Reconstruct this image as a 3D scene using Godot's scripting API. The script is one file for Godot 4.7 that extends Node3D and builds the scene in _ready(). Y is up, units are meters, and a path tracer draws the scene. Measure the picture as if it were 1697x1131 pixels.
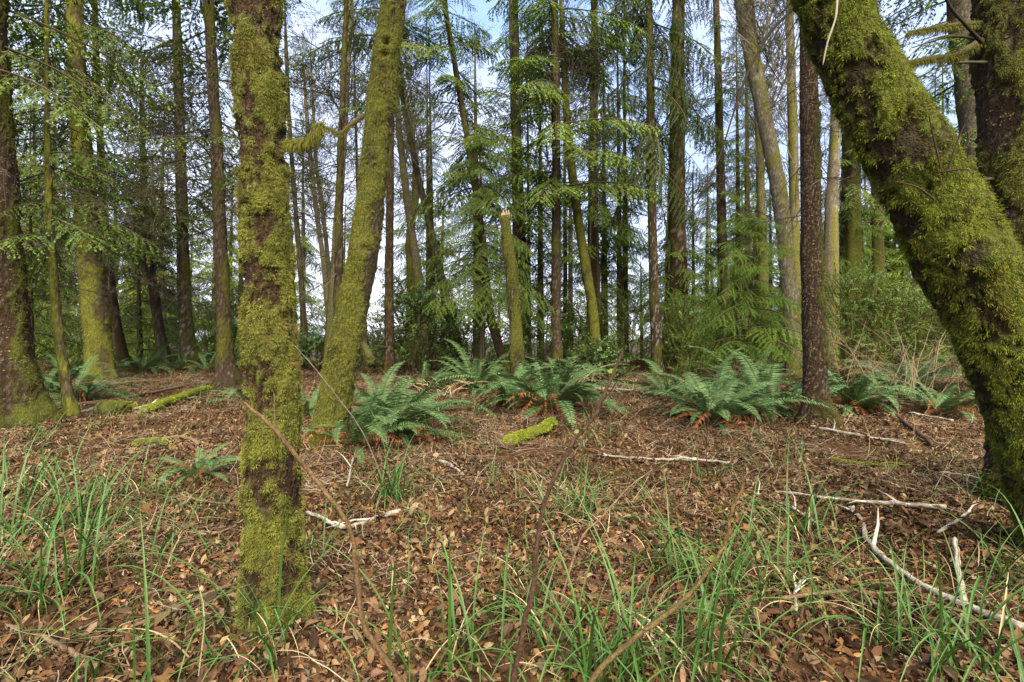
extends Node3D
# A mossy conifer and alder wood in soft daylight. y is up, metres, the camera stands over the origin and looks along -z.

const EYE := 1.55
var rng := RandomNumberGenerator.new()
var fbm := FastNoiseLite.new()
var fine := FastNoiseLite.new()
var cell := FastNoiseLite.new()
var mats := {}
var taken := {}
var lib := {}

# ---------------------------------------------------------------- mesh building
class Builder:
	var v := PackedVector3Array()
	var n := PackedVector3Array()
	var c := PackedColorArray()
	var i := PackedInt32Array()

	func tri(a: Vector3, b: Vector3, d: Vector3, col: Color) -> void:
		var k := v.size()
		v.append(a); v.append(b); v.append(d)
		c.append(col); c.append(col); c.append(col)
		i.append(k); i.append(k + 1); i.append(k + 2)

	func ribbon(pts: Array, side: Vector3, w: float, tip: float, col: Color, col2: Color) -> void:
		# a strip along pts, w wide at the start and tip wide at the end
		var k := v.size()
		var m := pts.size()
		for q in m:
			var t := float(q) / float(m - 1)
			var half := side * (lerpf(w, tip, t * t) * 0.5)
			v.append(pts[q] - half); v.append(pts[q] + half)
			var cc := col.lerp(col2, t)
			c.append(cc); c.append(cc)
		for q in m - 1:
			var a := k + q * 2
			i.append(a); i.append(a + 1); i.append(a + 2)
			i.append(a + 1); i.append(a + 3); i.append(a + 2)

	func rhomb(base: Vector3, tip: Vector3, side: Vector3, w: float, at: float, fold: Vector3, col: Color) -> void:
		# a small leaf: two faces folded along the midrib
		var m := base.lerp(tip, at) + fold
		tri(base, tip, m + side * w, col)
		tri(base, m - side * w, tip, col)

	func leaf(base: Vector3, along: Vector3, side: Vector3, up: Vector3, l: float, w: float, curl: float, col: Color, col2: Color) -> void:
		var k := v.size()
		var ps := [base, base + along * l * 0.5 + up * curl * 0.35, base + along * l - up * curl * 0.3]
		for q in 3:
			v.append(ps[q]); c.append(col)
		for s in [-1.0, 1.0]:
			v.append(base + along * l * 0.28 + side * w * s * 0.9 + up * curl)
			v.append(base + along * l * 0.66 + side * w * s + up * curl * 0.8)
			c.append(col2); c.append(col2)
		for f in [[0, 3, 1], [3, 4, 1], [4, 2, 1], [0, 1, 5], [5, 1, 6], [6, 1, 2]]:
			i.append(k + f[0]); i.append(k + f[1]); i.append(k + f[2])

	func tube(pts: Array, rad: Array, sides: int, col: Color, col2: Color) -> void:
		var k := v.size()
		var m := pts.size()
		var ref := Vector3(0.31, 0.22, 0.93)
		for q in m:
			var d: Vector3 = (pts[mini(q + 1, m - 1)] - pts[maxi(q - 1, 0)]).normalized()
			if absf(d.dot(ref)) > 0.95:
				ref = Vector3(0.9, -0.3, 0.1)
			var u := d.cross(ref).normalized()
			var w := u.cross(d)
			var cc := col.lerp(col2, float(q) / float(m - 1))
			for s in sides:
				var a := TAU * s / sides
				v.append(pts[q] + (u * cos(a) + w * sin(a)) * rad[q])
				c.append(cc)
		for q in m - 1:
			for s in sides:
				var a := k + q * sides + s
				var b := k + q * sides + (s + 1) % sides
				i.append(a); i.append(b); i.append(a + sides)
				i.append(b); i.append(b + sides); i.append(a + sides)

	func put(mesh: ArrayMesh, material: Material) -> ArrayMesh:
		if v.is_empty():
			return mesh
		var arr := []
		arr.resize(Mesh.ARRAY_MAX)
		arr[Mesh.ARRAY_VERTEX] = v
		if n.size() == v.size():
			arr[Mesh.ARRAY_NORMAL] = n
		arr[Mesh.ARRAY_COLOR] = c
		arr[Mesh.ARRAY_INDEX] = i
		mesh.add_surface_from_arrays(Mesh.PRIMITIVE_TRIANGLES, arr)
		mesh.surface_set_material(mesh.get_surface_count() - 1, material)
		return mesh

	func smooth() -> void:
		# vertex normals from the faces round each vertex
		n.resize(v.size())
		n.fill(Vector3.ZERO)
		for q in range(0, i.size(), 3):
			var a := i[q]
			var b := i[q + 1]
			var d := i[q + 2]
			var f := (v[d] - v[a]).cross(v[b] - v[a])
			n[a] += f; n[b] += f; n[d] += f
		for q in n.size():
			n[q] = n[q].normalized()

# ---------------------------------------------------------------- naming
func numbered(called: String) -> String:
	if not taken.has(called):
		taken[called] = 0
		return called
	taken[called] += 1
	return "%s_%03d" % [called, taken[called]]

func tag(o: Node3D, label: String, category: String, group := "", kind := "") -> Node3D:
	if label: o.set_meta("label", label)
	if category: o.set_meta("category", category)
	if group: o.set_meta("group", group)
	if kind: o.set_meta("kind", kind)
	return o

func thing(called: String, label: String, category: String, where: Vector3, group := "") -> Node3D:
	var o := Node3D.new()
	o.name = numbered(called)
	add_child(o)
	o.position = where
	tag(o, label, category, group)
	return o

func part(called: String, mesh: Mesh, parent: Node, xf := Transform3D.IDENTITY) -> MeshInstance3D:
	var o := MeshInstance3D.new()
	o.mesh = mesh
	o.name = called
	o.transform = xf
	parent.add_child(o, true)
	return o

func copies(called: String, mesh: Mesh, xfs: Array, cols: Array, parent: Node) -> MultiMeshInstance3D:
	var mm := MultiMesh.new()
	mm.transform_format = MultiMesh.TRANSFORM_3D
	mm.use_colors = true
	mm.mesh = mesh
	mm.instance_count = xfs.size()
	for k in xfs.size():
		mm.set_instance_transform(k, xfs[k])
		mm.set_instance_color(k, cols[k])
	var o := MultiMeshInstance3D.new()
	o.multimesh = mm
	o.name = called
	parent.add_child(o, true)
	return o

# ---------------------------------------------------------------- materials
func noise_image(freq: float, seed_: int, octaves: int, lo: float, hi: float, kind := FastNoiseLite.TYPE_SIMPLEX_SMOOTH) -> Image:
	var f := FastNoiseLite.new()
	f.noise_type = kind
	f.seed = seed_
	f.frequency = freq
	f.fractal_octaves = octaves
	var im := f.get_seamless_image(512, 512)
	im.convert(Image.FORMAT_RGB8)
	for y in 512:
		for x in 512:
			var g := lerpf(lo, hi, im.get_pixel(x, y).r)
			im.set_pixel(x, y, Color(g, g, g))
	return im

func mat(called: String, rough: float, spec: float, back := Color(0, 0, 0), tex: Texture2D = null, nrm: Texture2D = null, scale_ := Vector3.ONE, nscale := 1.0) -> StandardMaterial3D:
	var m := StandardMaterial3D.new()
	m.resource_name = called
	m.vertex_color_use_as_albedo = true
	m.roughness = rough
	m.metallic_specular = spec
	m.cull_mode = BaseMaterial3D.CULL_DISABLED
	if back.r + back.g + back.b > 0.0:
		m.backlight_enabled = true
		m.backlight = back
	if tex:
		m.albedo_texture = tex
		m.uv1_triplanar = true
		m.uv1_scale = scale_
	if nrm:
		m.normal_enabled = true
		m.normal_texture = nrm
		m.normal_scale = nscale
	mats[called] = m
	return m

func make_materials() -> void:
	var grain := ImageTexture.create_from_image(noise_image(0.02, 3, 5, 0.45, 1.0))
	var streak := ImageTexture.create_from_image(noise_image(0.035, 5, 4, 0.5, 1.0))
	var rough_im := noise_image(0.03, 9, 5, 0.0, 1.0)
	rough_im.bump_map_to_normal_map(5.0)
	var rough_n := ImageTexture.create_from_image(rough_im)
	mat("bark", 0.9, 0.25, Color(0, 0, 0), grain, rough_n, Vector3(3.2, 1.7, 3.2), 1.1)
	var crack := FastNoiseLite.new()
	crack.seed = 21
	crack.noise_type = FastNoiseLite.TYPE_CELLULAR
	crack.frequency = 0.035
	crack.cellular_return_type = FastNoiseLite.RETURN_DISTANCE2_SUB
	crack.domain_warp_enabled = true
	crack.domain_warp_amplitude = 14.0
	crack.domain_warp_frequency = 0.03
	var ci := crack.get_seamless_image(512, 512)
	ci.convert(Image.FORMAT_RGB8)
	var plates := Image.create(512, 512, false, Image.FORMAT_RGB8)
	for y in 512:
		for x in 512:
			var g := smoothstep(0.05, 0.55, ci.get_pixel(x, y).r)
			plates.set_pixel(x, y, Color(g, g, g))
	mats.bark.heightmap_enabled = true
	mats.bark.heightmap_texture = ImageTexture.create_from_image(plates)
	mats.bark.heightmap_scale = 1.2
	mat("far_bark", 0.95, 0.2, Color(0, 0, 0), streak, null, Vector3(1.6, 0.5, 1.6))
	mat("moss", 0.95, 0.15, Color(0.35, 0.4, 0.1))
	mat("soil", 1.0, 0.1, Color(0, 0, 0), grain, rough_n, Vector3(0.9, 0.9, 0.9), 1.0)
	mat("litter", 0.85, 0.15, Color(0.18, 0.12, 0.06))
	mat("blade", 0.5, 0.4, Color(0.35, 0.5, 0.2))
	mat("frond", 0.55, 0.35, Color(0.3, 0.4, 0.2))
	mat("dead_frond", 0.8, 0.25, Color(0.3, 0.15, 0.08))
	mat("needles", 0.7, 0.2, Color(0.7, 0.8, 0.3))
	mat("leaves", 0.5, 0.4, Color(0.55, 0.75, 0.3))
	mat("twig", 0.9, 0.2)
	mat("stick", 0.85, 0.25, Color(0, 0, 0), grain, rough_n, Vector3(6, 6, 6), 0.8)

# ---------------------------------------------------------------- ground
func base_ground(x: float, z: float) -> float:
	var d := -z
	var h := 0.03 * (sqrt((d - 3.0) * (d - 3.0) + 1.0) + d - 3.0) * 0.5
	if d > 24.0:
		var k := d - 24.0
		h -= 0.16 * k * k / (k + 8.0)
	return h

var feet := []

func ground(x: float, z: float) -> float:
	var m := 0.0
	for f in feet:
		var e: float = (x - f[0]) * (x - f[0]) + (z - f[1]) * (z - f[1])
		if e < f[2]: m = maxf(m, 0.11 * (1.0 - e / f[2]) * (1.0 - e / f[2]))
	return m + base_ground(x, z) + fbm.get_noise_2d(x * 9.0, z * 9.0) * 0.08 + fine.get_noise_2d(x * 2.3, z * 2.3) * 0.018

func on_ground(x: float, z: float, up := 0.0) -> Vector3:
	return Vector3(x, ground(x, z) + up, z)

func build_ground() -> void:
	var b := Builder.new()
	var rows := []
	var d := -4.0
	while d < 400.0:
		rows.append(d)
		d += maxf(0.08, (d - 2.0) * 0.035) if d > 1.0 else 0.25
	var cols := 120
	for r in rows:
		var half: float = 14.0 + maxf(0.0, r) * 1.6
		for k in cols + 1:
			var t := float(k) / cols * 2.0 - 1.0
			var x: float = signf(t) * pow(absf(t), 1.5) * half
			var p := Vector3(x, ground(x, -r), -r)
			b.v.append(p)
			var g := fbm.get_noise_2d(x * 30.0, r * 30.0) * 0.5 + 0.5
			var col := Color(0.075, 0.043, 0.024).lerp(Color(0.125, 0.072, 0.038), g)
			if r > 26.0:
				col = col.lerp(Color(0.05, 0.065, 0.025), clampf((r - 26.0) / 8.0, 0.0, 1.0) * (0.4 + 0.6 * g))
			b.c.append(col)
	for r in rows.size() - 1:
		for k in cols:
			var a := r * (cols + 1) + k
			b.i.append_array(PackedInt32Array([a, a + cols + 1, a + 1, a + 1, a + cols + 1, a + cols + 2]))
	b.smooth()
	if b.n[500].y < 0.0:
		for q in b.n.size(): b.n[q] = -b.n[q]
		for q in range(0, b.i.size(), 3):
			var s := b.i[q]
			b.i[q] = b.i[q + 1]
			b.i[q + 1] = s
	var o := part("ground", b.put(ArrayMesh.new(), mats.soil), self)
	tag(o, "brown forest floor rising gently towards the trees", "ground", "", "structure")

# ---------------------------------------------------------------- trunks
const STYLES := {
	"heavy_moss": {"a": Color(0.055, 0.033, 0.019), "b": Color(0.20, 0.11, 0.058), "m": Color(0.048, 0.052, 0.013), "m2": Color(0.175, 0.185, 0.038), "amount": 0.47, "mf": 19.0, "cf": 26.0, "amp": 0.012},
	"bright_moss": {"a": Color(0.055, 0.045, 0.022), "b": Color(0.12, 0.095, 0.05), "m": Color(0.05, 0.058, 0.012), "m2": Color(0.15, 0.185, 0.022), "amount": 0.62, "mf": 16.0, "cf": 20.0, "amp": 0.016},
	"alder_moss": {"a": Color(0.075, 0.062, 0.03), "b": Color(0.21, 0.175, 0.095), "m": Color(0.065, 0.07, 0.014), "m2": Color(0.18, 0.19, 0.035), "amount": 0.56, "mf": 9.0, "cf": 30.0, "amp": 0.012},
	"red_spruce": {"a": Color(0.058, 0.038, 0.022), "b": Color(0.165, 0.104, 0.058), "m": Color(0.06, 0.068, 0.014), "m2": Color(0.12, 0.13, 0.025), "amount": 0.26, "mf": 9.0, "cf": 18.0, "amp": 0.016},
	"dark_spruce": {"a": Color(0.05, 0.033, 0.02), "b": Color(0.145, 0.088, 0.05), "m": Color(0.05, 0.055, 0.014), "m2": Color(0.10, 0.105, 0.022), "amount": 0.22, "mf": 8.0, "cf": 18.0, "amp": 0.014},
	"brown_spruce": {"a": Color(0.06, 0.043, 0.028), "b": Color(0.165, 0.115, 0.075), "m": Color(0.06, 0.066, 0.016), "m2": Color(0.12, 0.12, 0.028), "amount": 0.30, "mf": 6.0, "cf": 14.0, "amp": 0.014},
	"pale_alder": {"a": Color(0.16, 0.14, 0.10), "b": Color(0.42, 0.38, 0.30), "m": Color(0.10, 0.10, 0.025), "m2": Color(0.20, 0.19, 0.05), "amount": 0.34, "mf": 7.0, "cf": 10.0, "amp": 0.006},
	"grey_spruce": {"a": Color(0.05, 0.04, 0.03), "b": Color(0.13, 0.105, 0.08), "m": Color(0.05, 0.055, 0.014), "m2": Color(0.10, 0.105, 0.022), "amount": 0.2, "mf": 6.0, "cf": 12.0, "amp": 0.012},
}

func spline(pts: Array, s: float) -> Vector4:
	# Catmull-Rom through [x, y, z, r], s in segments
	var k := clampi(int(s), 0, pts.size() - 2)
	var t := s - k
	var p0: Vector4 = pts[maxi(k - 1, 0)]
	var p1: Vector4 = pts[k]
	var p2: Vector4 = pts[k + 1]
	var p3: Vector4 = pts[mini(k + 2, pts.size() - 1)]
	return 0.5 * ((2.0 * p1) + (p2 - p0) * t + (2.0 * p0 - 5.0 * p1 + 4.0 * p2 - p3) * t * t + (3.0 * p1 - p0 - 3.0 * p2 + p3) * t * t * t)

func xyz(q: Vector4) -> Vector3:
	return Vector3(q.x, q.y, q.z)

func axis_at(pts: Array, h: float) -> Vector4:
	for k in pts.size() - 1:
		if pts[k + 1].y >= h:
			var t: float = (h - pts[k].y) / maxf(0.001, pts[k + 1].y - pts[k].y)
			return spline(pts, k + clampf(t, 0.0, 1.0))
	return pts[pts.size() - 1]

func trunk(pts: Array, o: Dictionary, parent: Node3D) -> void:
	var st: Dictionary = STYLES[o.style]
	var sides: int = o.get("sides", 18)
	var step: float = o.get("step", 0.16)
	var top: float = o.get("top", 99.0)
	var near: bool = sides > 40
	var amount: float = st.amount + o.get("moss", 0.0)
	var tw: Array = o.get("toward", [-0.4, 0.2, 0.2])
	var toward := Vector3(tw[0], tw[1], tw[2])
	var knots := []
	for kn in o.get("knots", []):
		knots.append({"at": Vector3(kn[0], kn[1], kn[2]), "size": kn[3], "pit": kn[4]})
	var off := Vector3(rng.randf() * 90.0, rng.randf() * 90.0, rng.randf() * 90.0)
	var phase := rng.randf() * TAU
	var flare: float = o.get("flare", 0.35)
	var b := Builder.new()
	var mask := PackedFloat32Array()
	var s := 0.0
	var rings := 0
	var last := float(pts.size() - 1)
	while true:
		var q := spline(pts, s)
		var ahead := spline(pts, minf(s + 0.02, last))
		var behind := spline(pts, maxf(s - 0.02, 0.0))
		var t := (xyz(ahead) - xyz(behind)).normalized()
		var u := (Vector3.RIGHT - t * t.x).normalized()
		var w := u.cross(t)
		var low: float = q.y - pts[0].y - 0.12
		for j in sides:
			var a := TAU * j / sides
			var dir := u * cos(a) + w * sin(a)
			var r := q.w * (1.0 + flare * exp(-maxf(low, 0.0) / (q.w * 1.3)) * (0.55 + 0.45 * sin(a * 4.0 + phase) + 0.25 * sin(a * 7.0 + phase * 2.0)))
			var p := xyz(q) + dir * r
			var e := p + off
			var lump := fbm.get_noise_3d(e.x * 26.0, e.y * 14.0, e.z * 26.0)
			r *= 1.0 + 0.13 * lump
			for kn in knots:
				var dd: Vector3 = p - kn.at
				var g: float = dd.length() / kn.size
				if g < 2.2:
					r += kn.size * (0.42 * exp(-g * g * 1.4) - kn.pit * exp(-g * g * 7.0))
			var n1 := fbm.get_noise_3d(e.x * st.mf * 5.0, e.y * st.mf * 2.6, e.z * st.mf * 5.0)
			var n2 := fine.get_noise_3d(e.x * 22.0, e.y * 14.0, e.z * 22.0)
			var m: float = amount - 0.5 + n1 * 0.75 + n2 * 0.35 + dir.dot(toward) * 0.5 + exp(-maxf(low, 0.0) / 0.35) * o.get("foot", 0.2)
			m = smoothstep(-0.08, 0.14, m)
			var plate := cell.get_noise_3d(e.x * st.cf, e.y * st.cf * 0.45, e.z * st.cf)
			var amp: float = st.amp
			r += (1.0 - m) * amp * plate + m * amp * (0.4 + 0.8 * n2)
			if near:
				r += m * amp * 0.9 * fine.get_noise_3d(e.x * 9.0, e.y * 6.0, e.z * 9.0)
				r += (1.0 - m) * amp * 0.7 * cell.get_noise_3d(e.x * st.cf * 2.2, e.y * st.cf * 3.0, e.z * st.cf * 2.2)
				r += fine.get_noise_3d(e.x * 75.0, e.y * 55.0, e.z * 75.0) * 0.004
			p = xyz(q) + dir * r
			b.v.append(p)
			mask.append(m)
			var tone := clampf(0.45 + plate * 0.6 + n2 * 0.7 + n1 * 0.5, 0.0, 1.0)
			var bark: Color = st.a.lerp(st.b, tone)
			var n3 := fine.get_noise_3d(e.x * 40.0, e.y * 30.0, e.z * 40.0)
			if n3 > 0.30:
				bark = bark.lerp(Color(0.36, 0.35, 0.29), o.get("lichen", 0.25) * smoothstep(0.30, 0.42, n3))
			var moss: Color = st.m.lerp(st.m2, clampf(0.5 + n1 * 0.5 + n3 * 0.5, 0.0, 1.0))
			b.c.append(bark.lerp(moss, m))
		rings += 1
		if s >= last:
			break
		var here := step if q.y < top else 0.25
		var speed := (xyz(ahead) - xyz(behind)).length() / 0.04
		if s < 0.02 or s > last - 0.02: speed *= 2.0
		s = minf(s + here / maxf(speed, 0.05), last)
	for k in rings - 1:
		for j in sides:
			var a := k * sides + j
			var d := k * sides + (j + 1) % sides
			b.i.append_array(PackedInt32Array([a, d, a + sides, d, d + sides, a + sides]))
	if o.has("cut"):   # a splintered break instead of a tip
		var k0 := b.v.size()
		var e0 := xyz(pts[pts.size() - 1])
		b.v.append(e0 + Vector3(0, 0.02, 0)); b.c.append(Color(0.5, 0.36, 0.22)); mask.append(0.0)
		for j in sides:
			b.i.append_array(PackedInt32Array([k0 - sides + j, k0 - sides + (j + 1) % sides, k0]))
		var sb := Builder.new()
		var rt: float = pts[pts.size() - 1].w
		for j in 13:
			var a := TAU * j / 13.0 + rng.randf_range(-0.2, 0.2)
			var rr := rt * rng.randf_range(0.25, 0.95)
			var foot := e0 + Vector3(cos(a) * rr, -0.05, sin(a) * rr)
			var tip := foot + Vector3(rng.randf_range(-0.03, 0.05), rng.randf_range(0.08, 0.2), rng.randf_range(-0.03, 0.03))
			sb.tube([foot, foot.lerp(tip, 0.6), tip], [rt * 0.3, rt * 0.2, 0.004], 5, Color(0.42, 0.30, 0.18), Color(0.62, 0.48, 0.32))
		part("splintered_top", sb.put(ArrayMesh.new(), mats.stick), parent)
	b.smooth()
	var probe := b.v.size() / 2
	var mid := xyz(axis_at(pts, b.v[probe].y))
	if b.n[probe].dot(b.v[probe] - mid) < 0.0:
		for q in b.n.size(): b.n[q] = -b.n[q]
		for q in range(0, b.i.size(), 3):
			var sw := b.i[q]
			b.i[q] = b.i[q + 1]
			b.i[q + 1] = sw
	part("trunk", b.put(ArrayMesh.new(), mats.bark if near else mats.far_bark), parent)
	# moss: hanging strands rooted on the mossy patches
	var strands: int = o.get("strands", 0)
	if strands > 0:
		var mb := Builder.new()
		var long: float = o.get("strand_length", 0.04)
		var wide: float = o.get("strand_width", 0.004)
		var made := 0
		var tries := 0
		while made < strands and tries < strands * 6:
			tries += 1
			var k := rng.randi_range(0, b.v.size() - 1)
			if b.v[k].y > top + 0.3 or rng.randf() > mask[k] * mask[k]:
				continue
			var ce := b.v[k] + off
			var clump := fine.get_noise_3d(ce.x * 17.0, ce.y * 12.0, ce.z * 17.0) + 0.6 * fine.get_noise_3d(ce.x * 5.0, ce.y * 3.5, ce.z * 5.0)
			if clump < rng.randf_range(-0.35, 0.05):
				continue
			made += 1
			var nn := b.n[k]
			var jit := Vector3(rng.randf_range(-1, 1), rng.randf_range(-1, 1), rng.randf_range(-1, 1))
			var p := b.v[k] + jit * 0.012 - nn * 0.004
			var l := long * rng.randf_range(0.35, 1.2) * lerpf(0.6, 1.35, clampf(clump + 0.3, 0.0, 1.0))
			var out := (nn * rng.randf_range(0.25, 1.0) + jit * 0.9 + Vector3(0, -0.2, 0)).normalized()
			var swirl := fine.get_noise_3d(ce.x * 4.0, ce.y * 4.0 + 50.0, ce.z * 4.0)
			var down := (Vector3(0, -1, 0) + nn * 0.2 + jit * 0.45).normalized().rotated(nn, swirl * 1.6)
			var side := nn.cross(down).normalized().rotated(nn, rng.randf_range(-1.5, 1.5))
			var e := b.v[k] * 4.0 + off
			var tone := clampf(0.55 + fine.get_noise_3d(e.x * 4.0, e.y * 2.5, e.z * 4.0) * 0.9 + rng.randf_range(-0.3, 0.3), 0.0, 1.0)
			var col: Color = st.m.lerp(st.m2, tone) * rng.randf_range(0.55, 1.35)
			col = col.lerp(Color(0.13, 0.085, 0.035), clampf(swirl * 1.2 - 0.1, 0.0, 0.6))
			mb.ribbon([p, p + out * l * 0.5, p + out * l * 0.65 + down * l * 0.6], side, wide, wide * 0.25, col, col * 1.15)
		var mo := part("moss", mb.put(ArrayMesh.new(), mats.moss), parent)
		mo.set_meta("kind", "stuff")
	# loose bark scales
	var scales: int = o.get("scales", 0)
	if scales > 0:
		var fb := Builder.new()
		var jig := minf(step, 0.06) * 0.8
		for q in scales:
			var k := rng.randi_range(0, b.v.size() - 1)
			if b.v[k].y > top + 0.3 or mask[k] > 0.6:
				continue
			var nn := b.n[k]
			var side := nn.cross(Vector3.UP).normalized()
			var up := side.cross(nn)
			if up.y < 0.0: up = -up
			var col: Color = st.a.lerp(st.b, rng.randf_range(0.2, 1.1))
			var l := rng.randf_range(0.008, 0.03)
			fb.leaf(b.v[k] - nn * 0.003 + side * rng.randf_range(-1, 1) * jig + up * rng.randf_range(-1, 1) * jig, (-up + nn * rng.randf_range(0.05, 0.5) + side * rng.randf_range(-0.7, 0.7)).normalized(), side, nn, l, l * rng.randf_range(0.35, 0.7), l * 0.2, col, col * 0.8)
		var so := part("bark_scales", fb.put(ArrayMesh.new(), mats.twig), parent)
		so.set_meta("kind", "stuff")

# ---------------------------------------------------------------- boughs
func curve_pts(len_: float, m: int, rise: float, droop: float, wiggle: float, r: RandomNumberGenerator) -> Array:
	var out := []
	var wz := 0.0
	var wy := 0.0
	for q in m:
		var t := float(q) / (m - 1)
		out.append(Vector3(len_ * t, len_ * (rise * t - droop * t * t) + wy, wz))
		wz += r.randf_range(-wiggle, wiggle)
		wy += r.randf_range(-wiggle, wiggle) * 0.5
	return out

func along(pts: Array, t: float) -> Vector3:
	var f := clampf(t, 0.0, 0.9999) * (pts.size() - 1)
	var k := int(f)
	return pts[k].lerp(pts[k + 1], f - k)

func live_bough(seed_: int, len_: float, rise: float, droop: float, skip: float, dark: Color, light: Color, hang: float, needle := 0.017) -> ArrayMesh:
	var r := RandomNumberGenerator.new()
	r.seed = seed_
	var w := Builder.new()
	var f := Builder.new()
	var pts := curve_pts(len_, 9, rise, droop, 0.03, r)
	var rad := []
	for q in 9: rad.append(lerpf(0.02, 0.004, q / 8.0) * len_ / 2.0)
	w.tube(pts, rad, 4, Color(0.06, 0.05, 0.03), Color(0.05, 0.045, 0.025))
	var s := 0.12
	var sgn := 1.0
	while s < 1.0:
		var p := along(pts, s)
		var fwd := (along(pts, s + 0.04) - along(pts, s - 0.04)).normalized()
		var l := len_ * 0.34 * sin(PI * clampf(0.16 + s * 0.8, 0.0, 1.0)) * r.randf_range(0.55, 1.15) + 0.06
		var ang := r.randf_range(0.75, 1.15)
		var side := Vector3(0, 0, sgn)
		var dir := (fwd * cos(ang) + side * sin(ang) + Vector3(0, r.randf_range(-0.25, 0.15) - hang * 0.4, 0)).normalized()
		var tw := [p]
		for q in 4:
			dir = (dir + Vector3(r.randf_range(-0.12, 0.12), -hang * 0.22 + r.randf_range(-0.08, 0.08), r.randf_range(-0.12, 0.12))).normalized()
			tw.append(tw[-1] + dir * l * 0.25)
		w.ribbon(tw, dir.cross(Vector3.UP).normalized(), 0.009, 0.004, Color(0.055, 0.045, 0.028), Color(0.05, 0.06, 0.02))
		var q2 := 0.1
		var sg := 1.0
		while q2 < 1.02:
			if r.randf() > skip:
				var b0 := along(tw, q2)
				var d2 := (along(tw, q2 + 0.1) - along(tw, q2 - 0.1)).normalized()
				var across := d2.cross(Vector3.UP).normalized()
				var dd := (d2 * r.randf_range(0.5, 0.9) + across * sg * r.randf_range(0.5, 0.9) + Vector3(0, r.randf_range(-0.35, 0.25) - hang * 0.35, 0)).normalized()
				var ll := r.randf_range(0.035, 0.11) * (1.15 - 0.5 * q2)
				var sd := dd.cross(Vector3(r.randf_range(-0.4, 0.4), 1, r.randf_range(-0.4, 0.4))).normalized()
				f.rhomb(b0, b0 + dd * ll, sd, needle * r.randf_range(0.45, 0.9), 0.45, Vector3(0, -0.006, 0), dark.lerp(light, r.randf()))
			sg = -sg
			q2 += 0.017 / maxf(l, 0.08)
		s += 0.036 * r.randf_range(0.5, 1.3) / maxf(len_ / 2.2, 0.3)
		sgn = -sgn
	var mesh := ArrayMesh.new()
	w.put(mesh, mats.twig)
	f.put(mesh, mats.needles)
	return mesh

func fork(b: Builder, r: RandomNumberGenerator, p: Vector3, d: Vector3, l: float, rad: float, depth: int, up: float, col: Color, buds: Builder) -> void:
	var pts := [p]
	for q in 4:
		d = (d + Vector3(r.randf_range(-0.22, 0.22), r.randf_range(-0.16, 0.16) + up * 0.1, r.randf_range(-0.22, 0.22))).normalized()
		pts.append(pts[-1] + d * l * 0.25)
	b.tube(pts, [rad, rad * 0.9, rad * 0.8, rad * 0.7, rad * 0.55], 3, col, col * 1.15)
	if buds and depth <= 1:
		for q in 4:
			var at := along(pts, r.randf_range(0.2, 1.0))
			var dv := Vector3(r.randf_range(-1, 1), r.randf_range(-1.2, 0.6), r.randf_range(-1, 1)).normalized()
			buds.rhomb(at, at + dv * r.randf_range(0.025, 0.06), dv.cross(Vector3(0.3, 0.9, 0.2)).normalized(), r.randf_range(0.006, 0.014), 0.5, Vector3.ZERO, Color(0.05, 0.045, 0.025).lerp(Color(0.07, 0.09, 0.03), r.randf()))
	if depth == 0:
		return
	var kids := r.randi_range(3, 5)
	for k in kids:
		var t := r.randf_range(0.25, 1.0)
		var a := r.randf_range(0.5, 1.0)
		var ax := d.cross(Vector3(r.randf_range(-1, 1), r.randf_range(-0.6, 0.6), r.randf_range(-1, 1))).normalized()
		fork(b, r, along(pts, t), d.rotated(ax, a), l * r.randf_range(0.4, 0.7), rad * 0.6, depth - 1, up, col, buds)

func bare_bough(seed_: int, len_: float, rad: float, depth: int, up: float, col: Color, with_buds: bool) -> ArrayMesh:
	var r := RandomNumberGenerator.new()
	r.seed = seed_
	var b := Builder.new()
	var buds: Builder = Builder.new() if with_buds else null
	fork(b, r, Vector3.ZERO, Vector3(1, up * 0.4, 0).normalized(), len_, rad, depth, up, col, buds)
	var mesh := ArrayMesh.new()
	b.put(mesh, mats.twig)
	if buds: buds.put(mesh, mats.leaves)
	return mesh

func make_boughs() -> void:
	var dk := Color(0.036, 0.058, 0.013)
	var lt := Color(0.13, 0.18, 0.042)
	lib.live = []
	lib.sparse = []
	lib.young = []
	lib.hang = []
	lib.dead = []
	lib.alder = []
	lib.bare = []
	for k in 5:
		lib.live.append(live_bough(100 + k, 2.3, 0.12, 0.30, 0.08, dk, lt, 0.55, 0.028))
		lib.sparse.append(live_bough(200 + k, 2.2, 0.05, 0.22, 0.45, dk, lt * 0.95, 0.55, 0.026))
		lib.hang.append(live_bough(400 + k, 2.3, -0.05, 0.5, 0.12, Color(0.025, 0.045, 0.015), Color(0.06, 0.085, 0.03), 1.3, 0.02))
		lib.dead.append(bare_bough(500 + k, 1.5, 0.014, 3, -0.15, Color(0.06, 0.05, 0.038), false))
		lib.alder.append(bare_bough(600 + k, 1.8, 0.02, 3, 0.9, Color(0.10, 0.09, 0.065), true))
		lib.bare.append(bare_bough(700 + k, 1.6, 0.014, 3, 0.2, Color(0.05, 0.043, 0.033), true))
	for k in 4:
		lib.young.append(live_bough(300 + k, 2.2, 0.2, 0.42, 0.08, Color(0.04, 0.08, 0.015), Color(0.10, 0.16, 0.03), 0.6, 0.0135))

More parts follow.
